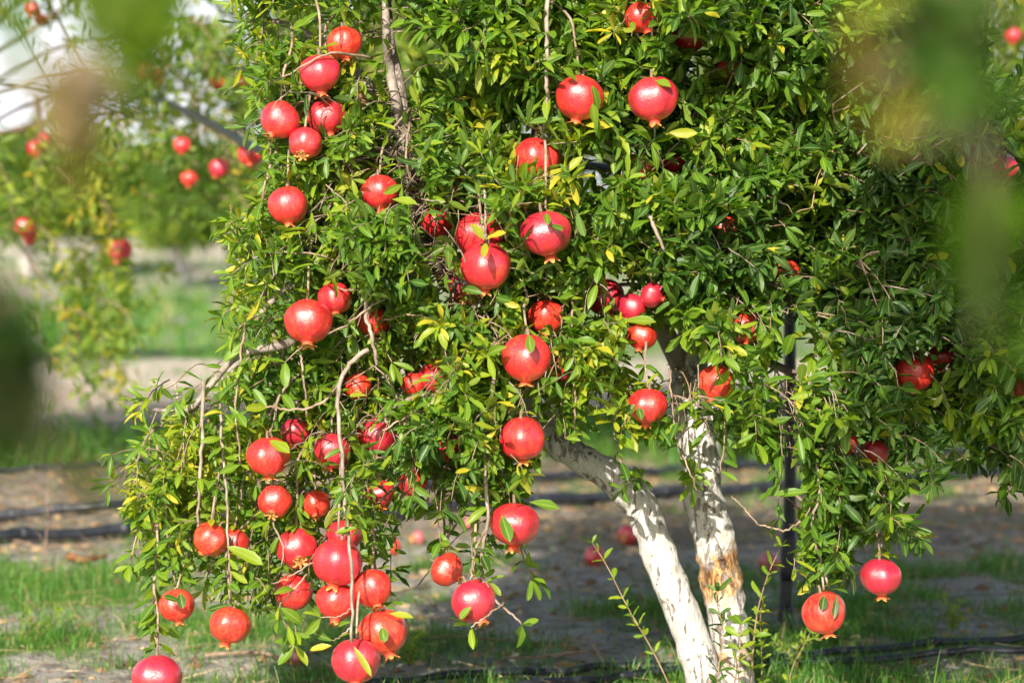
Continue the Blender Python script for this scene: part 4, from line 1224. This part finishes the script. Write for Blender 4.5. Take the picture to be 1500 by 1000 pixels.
# dried black-brown husk of an old fruit
def husk(px, py, r, d, label):
    P = at(px, py, d); mb = rind_mesh(21, .10, 1.05); V = mb.v[0]
    V *= (0.8 + 0.4 * NA(V[:, 0:1] * 3 + 9, V[:, 2:3] * 3 + 9)) * np.array([.75, .75, 1.1])
    root = empty('dried_pomegranate', tuple(P)); root.scale = (r * K * d,) * 3
    mb.build('rind', M_DRY, root)
    o = bpy.data.objects.new('calyx', CALYX[1]); COL.objects.link(o); o.parent = root
    tag(root, label, 'dried pomegranate')
husk(524, 148, 21, 4.72, 'shrivelled brown dried pomegranate right of the upper left cluster')

# fruit of the background row, hanging
BG_G = 'out of focus pomegranates on the tree behind'
for i, (px, py, r, d, label) in enumerate([
    (46, 14, 12, 8.6, 'blurred orange red fruit near the upper left corner against the sky'),
    (58, 28, 10, 8.7, 'blurred small fruit just below right of the one near the upper left corner'),
    (208, 103, 15, 8.2, 'blurred orange fruit, left of the touching pair behind the upper left leaves'),
    (226, 114, 15, 8.3, 'blurred orange brown fruit, right of the touching pair behind the upper left leaves'),
    (318, 119, 14, 8.4, 'blurred orange fruit beside the near crown at upper left, left of two'),
    (352, 122, 13, 8.4, 'blurred pink fruit beside the near crown at upper left, right of two'),
    (52, 218, 14, 8.5, 'blurred red fruit at far left, lower left of two touching under a dark blurred branch'),
    (67, 205, 12, 8.6, 'blurred red fruit at far left, upper right of two touching under a dark blurred branch'),
    (267, 213, 13, 7.9, 'pinkish blurred fruit amid yellow green leaves left of the slanting black hose'),
    (277, 261, 13, 8.0, 'narrow red blurred fruit below the pinkish one amid yellow leaves'),
    (321, 246, 15, 8.0, 'blurred red fruit under the slanting black hose, amid yellow leaves'),
    (366, 226, 19, 6.6, 'larger blurred red fruit touching the slanting black hose at the crown edge'),
    (36, 332, 15, 8.4, 'blurred red fruit at the left edge above the bright grass, upper of two'),
    (45, 347, 12, 8.5, 'blurred red fruit at the left edge above the bright grass, lower of two'),
    (175, 365, 19, 8.3, 'blurred round crimson fruit hanging on the strand of leaves at left'),
    (574, 800, 13, 6.4, 'blurred pink fruit hanging in the shade right of the bunch on the bare twig'),
    (1484, 52, 13, 8.4, 'blurred orange fruit among yellow leaves in the upper right corner'),
]):
    P = at(px, py, d)
    fruit(P, r * K * d, (random.uniform(-20, 20), random.uniform(-10, 25)), label, BG_G, i + 3)

# fallen fruit
FALL_G = 'fallen pomegranates lying on the ground'
for i, (px, py, r, label, dull) in enumerate([
    (920, 785, 16, 'blurred fallen pomegranate on the soil between the two whitewashed stems, farther one', 0),
    (871, 815, 16, 'blurred fallen orange red pomegranate behind the yellow green shoot left of the trunk', 0),
    (1126, 824, 17, 'blurred fallen brownish pomegranate on the soil just left of the dark pole', 1),
    (432, 962, 15, 'dark rotten pomegranate on the grass below the bunch on the left', 1),
    (228, 777, 10, 'small faded pink pomegranate on the soil behind the lower left leaves', 1),
    (688, 766, 11, 'small dark pomegranate on the shaded soil left of the deep red hanging one', 1),
    (612, 788, 11, 'small dusky pomegranate on the shaded soil left of the small pink sideways one', 1),
]):
    g = ground_pt(px, py + r * 0.8); d = float((g - CAM) @ FWD); R = r * K * d
    fruit(g + np.array([0, 0, R * 0.85]), R, (random.choice([-80, 75]), random.uniform(20, 60)), label, FALL_G, i, rind=RIND_DULL if dull else None, stalk=False, name='fallen_pomegranate')

# ---------------------------------------------------------------- hoses and pole
def hose(pts, r, label, n=90, ground=True):
    P = []
    for (px, py) in pts: P.append(ground_pt(px, py))
    a = P[0] + (P[0] - P[1]) * 1.5; b = P[-1] + (P[-1] - P[-2]) * 1.5
    P = smooth_path([a] + P + [b], n)
    P[:, 2] = np.array([gh(p[0], p[1]) for p in P]) + r * 0.9 + 0.012 +0.006 * (NA(P[:, 0] * 3, P[:, 1] * 3)) 
    mb = MB(); o0 = P[0].copy(); tube(mb, P - o0, r, 10)
    root = empty('irrigation_hose', tuple(o0)); mb.build('hose', M_HOSE, root)
    em = MB()
    for k in range(4, n - 4, 9):          # drip emitters: small collars
        q = P[k] - o0; t = unit(P[k + 1] - P[k])
        tube(em, [q - t * .014, q - t * .012, q + t * .012, q + t * .014], [r * 1.02, r * 1.22, r * 1.22, r * 1.02], 10)
    em.build('drip_emitter', M_HOSE, root)['kind'] = 'stuff'
    tag(root, label, 'hose', 'black irrigation hoses lying along the rows')
hose([(700, 1000), (900, 990), (1100, 978), (1250, 966), (1500, 948)], .009, 'black irrigation hose in the near grass, upper of two at the lower right')
hose([(760, 1018), (900, 1005), (1100, 990), (1300, 982), (1500, 966)], .008, 'black irrigation hose in the near grass, lower of two at the lower right')
hose([(0, 797), (190, 787), (620, 757), (880, 741), (1100, 727), (1250, 713), (1450, 701)], .019, 'thick black hose across the brown strip behind the trunk, nearer one of two')
hose([(0, 767), (90, 757), (190, 749), (500, 726), (780, 707), (1000, 697), (1300, 680)], .016, 'black hose across the brown strip, farther one of two')
hose([(0, 696), (120, 694), (300, 690)], .010, 'thin dark hose at the edge of the green strip, left')
hose([(-20, 532), (120, 529), (280, 522), (420, 518)], .020, 'dark hose on the tan strip far back at left')

pb = ground_pt(1150, 924)
dpole = float((pb - CAM) @ FWD)
root = empty('support_pole', tuple(pb))
pt = [(1150, 930, dpole), (1152, 850, dpole), (1156, 760, dpole), (1158, 640, dpole), (1157, 500, dpole), (1155, 380, dpole), (1153, 285, dpole)]
P = path_px(pt, 40) - pb
mb = MB(); tube(mb, P, 0.0150, 14, 0.02); mb.build('pole', M_POLE, root)
mb = MB(); q = path_px([(1150, 926, dpole), (1151, 884, dpole)], 6) - pb
tube(mb, q, [.0165, .018, .0185, .0188, .0188, .018], 14); mb.build('foot_sleeve', M_POLE, root)
mb = MB(); q = path_px([(1153, 850, dpole), (1156, 775, dpole)], 6) - pb
tube(mb, q, [.0165, .0182, .0185, .0185, .0182, .0165], 14); mb.build('sleeve', M_POLE, root)
mb = MB(); q = path_px([(1146, 287, dpole), (1160, 283, dpole)], 4) - pb
tube(mb, q, 0.018, 10); mb.build('clamp', M_POLE, root)
tag(root, 'dark upright pole standing in the grass right of the whitewashed trunk', 'pole')

P = path_px([(120, 110, 9.6), (220, 140, 8.6), (310, 182, 7.2), (385, 221, 6.2), (500, 240, 5.95), (620, 218, 5.9), (800, 235, 5.9), (1000, 262, 5.9), (1060, 268, 5.9), (1153, 283, 5.95), (1300, 280, 6.0), (1560, 260, 6.1)], 70)
mb = MB(); o0 = P[0].copy(); tube(mb, P - o0, 0.012, 10)
o = mb.build('overhead_hose', M_HOSE); o.location = o0
tag(o, 'black hose slung through the crown, its slanting end bare at upper left', 'hose')

# ---------------------------------------------------------------- dead wood and straw on the ground
def ground_stick(pts, r, mat, label, name='fallen_twig', fork=None):
    P = [ground_pt(*p) for p in pts]
    P = smooth_path(P, 24)
    P[:, 2] = np.array([gh(p[0], p[1]) for p in P]) + r + 0.006 + 0.012 * NB(P[:, 0] * 6, P[:, 1] * 6)
    o0 = P[0].copy(); mb = MB(); tube(mb, P - o0, np.linspace(r, r * .45, 24), 7, .2)
    if fork:
        Q = smooth_path([P[10], *[ground_pt(*p) + np.array([0, 0, .02]) for p in fork]], 12)
        tube(mb, Q - o0, np.linspace(r * .7, r * .3, 12), 6, .2)
    o = mb.build(name, mat); o.location = o0
    tag(o, label, 'twig' if name == 'fallen_twig' else 'straw')
ground_stick([(300, 968), (380, 978), (430, 972), (500, 955), (640, 945), (760, 948)], .005, M_DEAD, 'long dead brown branch lying in the grass under the bunch at lower left', fork=[(470, 985), (520, 990)])
ground_stick([(700, 985), (760, 975), (830, 966), (905, 955)], .004, M_DEAD, 'dead twig on the grass left of the trunk foot')
ground_stick([(868, 950), (885, 978), (912, 1000)], .0028, M_STRAW, 'pale curved straw stalk left of the trunk foot', 'straw_stalk')
ground_stick([(672, 978), (700, 985), (735, 1002)], .0026, M_STRAW, 'pale straw stalk at the bottom edge below the low middle fruit', 'straw_stalk')
ground_stick([(1283, 984), (1310, 990), (1360, 1001)], .0030, M_STRAW, 'pale straw stalk at the bottom edge in front of the near hoses', 'straw_stalk')
ground_stick([(1410, 978), (1450, 988), (1500, 992)], .0035, M_STRAW, 'thick pale straw stalk in the lower right corner', 'straw_stalk', fork=[(1440, 970), (1432, 960)])
ground_stick([(1438, 970), (1452, 992), (1462, 1004)], .0026, M_STRAW, 'thin upright pale straw crossing the thick one in the lower right corner', 'straw_stalk')
ground_stick([(130, 600), (150, 645), (180, 665)], .010, M_DEAD, 'pale dead branch on the tan soil far left')
ground_stick([(100, 828), (125, 832), (155, 826)], .014, M_DRY, 'rusty brown dead leaf curl on the soil at lower left')
ground_stick([(560, 880), (640, 858), (720, 852)], .0035, M_DEAD, 'thin dead twig on the grass behind the small pink sideways fruit')
ground_stick([(0, 795), (70, 806), (140, 803)], .004, M_DEAD, 'thin reddish dead twig just in front of the thick hose at far left')

# dry upright weed stalks
def weed(px, py0, py1, label):
    g = ground_pt(px, py0); d = float((g - CAM) @ FWD)
    top = at(px + 6, py1, d)
    mb = MB(); root = empty('dry_weed', tuple(g))
    P = smooth_path([g, (g + top) / 2 + rng.normal(0, .01, 3), top], 12)
    tube(mb, P - g, np.linspace(.003, .0012, 12), 5)
    for k in range(7):
        q = P[3 + k] - g
        e = q + np.array([random.uniform(-.05, .05), random.uniform(-.03, .03), random.uniform(.01, .05)])
        tube(mb, smooth_path([q, (q + e) / 2 + np.array([0, 0, .008]), e], 5), np.linspace(.0014, .0006, 5), 4)
    mb.build('stalk', M_DEAD, root)
    tag(root, label, 'weed')
weed(64, 838, 700, 'dark dry weed stalk standing before the black hoses at far left')
weed(468, 720, 640, 'dry weed stalk in the brown strip behind the lower left crown')

SHX, SHZ = 0.36, 2.36
def clover(px, py, n, hh, label):
    g = ground_pt(px, py); root = empty('weed_plant', tuple(g)); mb = MB(); lm = MB()
    for k in range(n):
        a = random.uniform(0, 6.28); e = np.array([math.cos(a) * hh * .5, math.sin(a) * hh * .5, hh * random.uniform(.6, 1)])
        P = smooth_path([np.zeros(3), e * np.array([.3, .3, .6]), e], 8); tube(mb, P, np.linspace(.0012, .0006, 8), 4, age=.1)
        leaves_along(lm, P + g, .8, .010, .022, g, mat_t=.55, every=.010, do_prune=False)
    mb.build('stalk', M_TWIG, root); lm.build('foliage', M_LEAF, root); tag(root, label, 'weed')
clover(1165, 990, 7, .10, 'small leafy weed in the grass right of the trunk foot')
clover(600, 975, 6, .07, 'small leafy weed in the grass right of the lowest fruit of the bunch')
clover(60, 940, 6, .08, 'small leafy weed in the grass in the lower left corner')
clover(1395, 925, 6, .08, 'small leafy weed in the grass behind the near hoses at the right')

# ---------------------------------------------------------------- background trees
def bg_tree(name, label, trunk_pts, trunk_r, mask_fn, box, d0, d1, n_tw, tint0, ctr, leafsize=(.04, .075), branches=45, group='trees of the rows behind', mat=None, simple=True, twl=(.12, .3)):
    base = trunk_pts[0]; o0 = np.array([base[0], base[1], float(gh(base[0], base[1]))])
    root = empty(name, tuple(o0))
    tag(root, label, 'tree', group)
    mb = MB(); P = smooth_path(trunk_pts, 24)
    tube(mb, P - o0, np.linspace(trunk_r, trunk_r * .4, 24), 12, .15, paint=np.clip(1.6 - P[:, 2], 0, 1), rot=0.0)
    mb.build('trunk', M_TRUNK, root)
    xs, ys = [], []
    tot = 0
    while tot < n_tw:
        x = rng.uniform(box[0], box[1], 3000); y = rng.uniform(box[2], box[3], 3000)
        k = rng.random(3000) < mask_fn(x, y) * (0.45 + 1.1 * fbm(NC, x / 60.0 + 5, y / 60.0, 2) ** 1.5)
        xs.append(x[k]); ys.append(y[k]); tot += k.sum()
    x = np.concatenate(xs)[:n_tw]; y = np.concatenate(ys)[:n_tw]
    dep = rng.uniform(d0, d1, n_tw)
    S = at_many(x, y, dep)
    ow = unit((S - ctr) * np.array([1, 1, .4]))
    D = unit(ow * .7 + rng.normal(0, .5, (n_tw, 3)) + np.array([0, 0, .1]))
    LENs = rng.uniform(*twl, n_tw)
    T = grow_twigs(S - D * (LENs * .5)[:, None], D, LENs, 6, 0.8 + 1.4 * rng.random(n_tw))
    br = MB()
    top = P[10:]
    sel = rng.choice(n_tw, branches, replace=False)
    for i in sel:
        q = top[rng.integers(len(top))]; p = T[i, 0]
        m_ = (p + q) / 2 + np.array([0, 0, .12 * np.linalg.norm(p - q)]) + rng.normal(0, .06, 3)
        tube(br, smooth_path([q, m_, p], 9) - o0, np.linspace(trunk_r * .16, .003, 9), 5, 0, age=.3)
    for i in range(0, n_tw, 2):
        tube(br, T[i] - o0, np.linspace(.0028, .0012, T.shape[1]), 3, 0, age=.3)
    br.build('branch', M_TWIG, root)
    a, b, c, L, W, Ti = twig_leaves(T, lmin=leafsize[0], lmax=leafsize[1], wr=.30, extra=2)
    tw_ = rng.normal(0, .16, n_tw) + 0.5 * (fbm(ND, x / 80.0, y / 80.0, 2) - .5)
    m = len(a)
    lm = MB(); leaf_arrays(lm, a - o0, b, c, L, W, np.clip(tint0 + tw_[Ti] + rng.normal(0, .1, m), 0, 1), rng.normal(.2, .3, m), rng.uniform(.2, .6, m), simple=simple)
    lm.build('crown', mat or M_LEAF_BG, root)
    return root

AM = [  # 50 px cells, x from -400 to 650, y from -250 to 550
 "999999999999999999999",
 "999999999999999999999",
 "999999999999999999999",
 "999999999999999999999",
 "999999921257999999999",
 "777777710124799999999",
 "777777400126899999999",
 "777777400247899999999",
 "777777430456799999999",
 "666665553556689999999",
 "666665555653332777777",
 "444333222365000333333",
 "222222110266100000000",
 "111000000266000000000",
 "000000000266000000000",
 "000000000144000000000",
]
AG = np.array([[int(c) for c in r[:21]] for r in AM], float) / 9
def amask(x, y):
    return AG[np.clip(((y + 250) / 50).astype(int), 0, 15), np.clip(((x + 400) / 50).astype(int), 0, 20)]
bx = at(-330, 700, 9.0)
bg_tree('pomegranate_tree', 'blurred pomegranate tree behind at upper left with a leafy strand hanging to the grass', 
        [(bx[0], 9.0, 0.0), (bx[0] + .1, 9.0, .5), (bx[0] + .35, 8.9, 1.1), (bx[0] + .5, 8.9, 1.8), (bx[0] + .6, 8.9, 2.5)], .07,
        amask, (-400, 650, -250, 550), 8.0, 9.6, 1800, .54, at(-100, 50, 9.0))
def cmask(x, y):
    return np.clip(1.15 - ((x - 850) / 430.0) ** 2 - ((y - 40) / 330.0) ** 2, 0, 1)
cx = at(1032, 700, 9.4)
bg_tree('pomegranate_tree', 'blurred pomegranate tree of the row behind, hidden for the most part by the near crown',
        [(cx[0], 9.4, 0.0), (cx[0], 9.4, .6), (cx[0] - .1, 9.4, 1.3), (cx[0] - .3, 9.4, 2.2)], .06,
        cmask, (400, 1300, -260, 440), 8.6, 10.2, 1500, .30, at(850, 90, 9.4))
def dmask(x, y):
    return np.clip(1.2 - ((x - 1620) / 330.0) ** 2 - ((y - 80) / 420.0) ** 2, 0, 1)
dx = at(1680, 700, 9.2)
bg_tree('pomegranate_tree', 'blurred yellow green pomegranate tree behind in the upper right corner',
        [(dx[0], 9.2, 0.0), (dx[0], 9.2, .6), (dx[0] - .1, 9.2, 1.3), (dx[0] - .1, 9.2, 2.2)], .06,
        dmask, (1270, 1950, -320, 480), 8.4, 10.0, 1300, .62, at(1620, 80, 9.2))

# near tree beside the camera; its overhang shades the right part of the crown
def nmask(x, y): return np.ones_like(x)
nb = np.array([1.55, 1.1, 0.0]); n0 = np.array([1.55, 1.1, 0.0])
root = empty('pomegranate_tree', tuple(n0)); tag(root, 'near pomegranate tree beside the camera, out of the photo, shading the right side', 'tree')
mb = MB(); P = smooth_path([nb, nb + [0, .1, .8], nb + [-.2, .3, 1.6], nb + [-.6, .6, 2.3], nb + [-1.1, .9, 2.6]], 30)
tube(mb, P - n0, np.linspace(.06, .018, 30), 14, .15, paint=np.clip(1.5 - P[:, 2], 0, 1), rot=0.0); mb.build('trunk', M_TRUNK, root)
nt_ = 210
C_ = np.array([SHX, 2.05, SHZ]) + rng.normal(0, 1, (nt_, 3)) * np.array([.20, .20, .20])
C2 = P[rng.integers(14, 30, 160)] + rng.normal(0, .16, (160, 3)) * np.array([1, 1, 1]) + np.array([0.15, -.05, .2])
C_ = np.vstack([C_, C2]); nt_ = len(C_)
Dn = unit(rng.normal(0, .6, (nt_, 3)) + np.array([-.3, .3, -.1]))
T = grow_twigs(C_, Dn, rng.uniform(.1, .22, nt_), 6, 0.8 + rng.random(nt_))
br = MB()
for i in range(nt_):
    q = P[np.linalg.norm(P - T[i, 0], axis=1).argmin()]
    tube(br, smooth_path([q, (q + T[i, 0]) / 2 + rng.normal(0, .02, 3), T[i, 0], T[i, 3], T[i, 6]], 10) - n0, np.linspace(.0035, .001, 10), 4, 0, age=.4)
br.build('branch', M_TWIG, root)
a, b, c, L, W, Ti = twig_leaves(T, lmin=.035, lmax=.065)
lm = MB(); leaf_arrays(lm, a - n0, b, c, L, W, np.clip(rng.normal(.4, .12, len(a)), 0, 1), rng.normal(.2, .3, len(a)), rng.uniform(.2, .6, len(a)))
lm.build('crown', M_LEAF, root)

# far trees
for k, (px, yc, rx, ry, d, t) in enumerate([(40, 255, 55, 65, 34, .3), (150, 270, 70, 50, 38, .35), (265, 262, 60, 60, 31, .45), (345, 275, 60, 45, 42, .35), (1470, 255, 70, 70, 33, .3), (-80, 260, 60, 60, 36, .3), (1600, 250, 70, 70, 36, .3)]):
    b = at(px, 300, d)
    def fm(x, y, px=px, yc=yc, rx=rx, ry=ry): return np.clip(1.3 - ((x - px) / rx) ** 2 - ((y - yc) / ry) ** 2, 0, 1)
    lab = ['far blurred tree low at the left edge beyond the grass', 'far blurred dark green tree beyond the grass, second from the left edge', 'far blurred tree beyond the grass under the yellow green leaves', 'far blurred tree beyond the grass beside the near crown',
           'far blurred tree behind the foliage at the right edge', 'far tree beyond the left edge of the photo', 'far tree beyond the right edge of the photo'][k]
    if px < -50 or px > 1520: continue
    bg_tree('orchard_tree', lab, [(b[0], b[1], 0.0), (b[0], b[1], .8), (b[0] + .2, b[1], 1.6), (b[0] + .2, b[1], 2.6)], .12, fm,
            (px - rx * 1.3, px + rx * 1.3, yc - ry * 1.3, yc + ry * 1.2), d - 1.5, d + 1.5, 420, t, at(px, yc, d), (.16, .30), 20, 'far trees beyond the orchard grass', twl=(.3, .7))

# ---------------------------------------------------------------- near out-of-focus branches
def near_branch(label, stem, r, leaves, name='foreground_branch', over=()):
    """stem [(px,py,d)], leaves: list of (base px,py,d, tip px,py,d, width m, tint)"""
    stem = [(a, b, c * 1.14) for a, b, c in stem]
    leaves = [((b[0], b[1], b[2] * 1.14), (t[0], t[1], t[2] * 1.14), w * 1.1, ti) for b, t, w, ti in leaves]
    P = path_px(stem, 30); o0 = P[0].copy()
    root = empty(name, tuple(o0)); tag(root, label, 'branch', 'out of focus branches close to the camera')
    mb = MB(); tube(mb, P - o0, np.linspace(r, r * .5, 30), 8, .1, age=.6)
    for (b, t, w, ti) in leaves:                                   # short side twigs from the stem to each leaf
        a = at(*b); j = np.linalg.norm(P - a, axis=1).argmin()
        tube(mb, smooth_path([P[j], (P[j] + a) / 2 + np.array([0, 0, .004]), a], 5) - o0, np.linspace(r * .4, .0009, 5), 5, 0, age=.3)
    mb.build('stem', M_TWIG, root)
    lm = MB()
    for (b, t, w, ti) in leaves:
        a = at(*b); c = at(*t); d = c - a; Lx = np.linalg.norm(d); d /= Lx
        v = rng.normal(0, .35, 3) + np.array([0, -.7, .6]); v = unit(v - d * float(v @ d))
        leaf_arrays(lm, a[None] - o0, d[None], v[None], np.array([Lx]), np.array([w]), np.array([ti]), np.array([.2]), np.array([.35]))
    for (px, py, d, up, rad, n) in over:            # unseen leaf clusters added on the sun side to shade this branch
        c0 = at(px, py, d) + SUN_DIR * up
        tube_m = MB(); tube(tube_m, smooth_path([P[0], (P[0] + c0) / 2 + np.array([0, 0, .06]), c0], 10) - o0, np.linspace(r, r * .4, 10), 6, .1, age=.6)
        tube_m.build('shade_cluster_stem', M_TWIG, root)
        p = c0 + rng.normal(0, .55, (n, 3)) * rad; dd_ = unit(rng.normal(size=(n, 3))); v = rng.normal(0, .5, (n, 3)) + SUN_DIR
        v = unit(v - (v * dd_).sum(1)[:, None] * dd_); Lx = rng.uniform(.04, .065, n)
        leaf_arrays(lm, p - o0, dd_, v, Lx, Lx * .34, rng.uniform(.05, .5, n), rng.normal(.2, .2, n), np.full(n, .35))
    lm.build('foliage', M_LEAF_FG, root)

def blob(cx, cy, d, rx, ry, n, t0, t1, w=.016, ln=130):
    out = []
    for _ in range(n):
        a = random.uniform(0, 6.28); q = math.sqrt(random.random())
        x, y = cx + rx * q * math.cos(a), cy + ry * q * math.sin(a)
        b = random.uniform(0, 6.28); l = ln * random.uniform(.6, 1)
        out.append(((x - l / 2 * math.cos(b), y - l / 2 * math.sin(b), d + random.uniform(-.03, .03)), (x + l / 2 * math.cos(b), y + l / 2 * math.sin(b), d + random.uniform(-.03, .03)), w * random.uniform(.7, 1.1), random.uniform(t0, t1)))
    return out

near_branch('blurred olive green and brown leaves close to the camera at the upper left', [(-420, -700, .98), (-150, -420, .96), (120, -180, .94), (180, -40, .93), (115, 120, .95), (105, 230, .98)], .0045, [
    ((150, -60, .92), (300, 10, .94), .018, .62), ((180, -40, .93), (215, 140, .92), .015, .45), ((170, -30, .93), (60, -90, .95), .018, .6),
    ((140, 40, .94), (265, 70, .92), .014, .62), ((120, 110, .95), (150, 230, .98), .010, .98), ((115, 120, .95), (60, 160, .97), .010, .97),
    ((140, 80, .94), (250, 165, .96), .012, .30), ((200, 60, .93), (172, 110, .94), .016, .22), ((130, -80, .92), (150, 60, .92), .02, .68), ((220, -90, .92), (240, 50, .92), .02, .62),
    ((100, 90, .97), (140, 190, .99), .012, .99), ((150, 60, .95), (85, 170, .97), .012, .99), ((60, 60, .96), (120, 130, .97), .012, .97), ((120, 190, .98), (110, 290, 1.0), .009, .98), ((0, -60, .95), (40, 110, .96), .012, .4), ((-30, 100, .96), (60, 130, .97), .008, .35), ((105, 190, .98), (95, 310, 1.0), .007, .96), ((110, 150, .96), (10, 80, .98), .008, .9), ((200, -60, .93), (330, -40, .95), .02, .7)] + blob(185, 5, .93, 70, 60, 36, .45, .70) + blob(110, 165, .98, 42, 70, 26, .95, 1.0, .010, 80) + blob(185, 120, .95, 40, 50, 9, .1, .3, .012, 90))
near_branch('blurred green leaves close to the camera at the upper right', [(1950, -620, .95), (1700, -330, .92), (1450, -120, .90), (1380, 0, .90), (1410, 140, .90), (1450, 250, .92)], .0045, [
    ((1330, -60, .90), (1410, 130, .88), .022, .20), ((1400, 10, .90), (1450, 190, .90), .020, .18), ((1380, -20, .90), (1220, 20, .92), .010, .80),
    ((1380, 60, .90), (1290, 230, .92), .012, .92), ((1340, 20, .92), (1250, 120, .94), .008, .95), ((1440, 220, .92), (1390, 400, .94), .016, .55), ((1450, 240, .92), (1440, 430, .93), .017, .58),
    ((1450, 250, .92), (1530, 350, .92), .018, .5), ((1430, 180, .92), (1520, 130, .92), .014, .15), ((1420, -40, .9), (1510, 60, .9), .02, .3)] + blob(1390, 70, .9, 60, 110, 30, .05, .30) + blob(1440, 400, .93, 50, 70, 5, .35, .5) + blob(1270, 130, .93, 50, 90, 8, .9, .98, .009, 90), over=[(1390, 60, .9, .42, .11, 28)])
near_branch('blurred leaf tips close to the camera at the right edge, mid height', [(1950, 300, .95), (1700, 450, .95), (1560, 510, .95)], .003, [
    ((1570, 500, .95), (1440, 520, .96), .010, .42), ((1560, 505, .95), (1470, 560, .97), .008, .35), ((1570, 480, .95), (1480, 430, .95), .010, .5)])
near_branch('blurred dark leaves close to the camera at the left edge', [(-420, 100, .9), (-200, 300, .88), (-60, 480, .87), (20, 580, .88), (90, 670, .92), (140, 730, .95)], .0042, [  # very dark tints here paint the shade lying on these leaves
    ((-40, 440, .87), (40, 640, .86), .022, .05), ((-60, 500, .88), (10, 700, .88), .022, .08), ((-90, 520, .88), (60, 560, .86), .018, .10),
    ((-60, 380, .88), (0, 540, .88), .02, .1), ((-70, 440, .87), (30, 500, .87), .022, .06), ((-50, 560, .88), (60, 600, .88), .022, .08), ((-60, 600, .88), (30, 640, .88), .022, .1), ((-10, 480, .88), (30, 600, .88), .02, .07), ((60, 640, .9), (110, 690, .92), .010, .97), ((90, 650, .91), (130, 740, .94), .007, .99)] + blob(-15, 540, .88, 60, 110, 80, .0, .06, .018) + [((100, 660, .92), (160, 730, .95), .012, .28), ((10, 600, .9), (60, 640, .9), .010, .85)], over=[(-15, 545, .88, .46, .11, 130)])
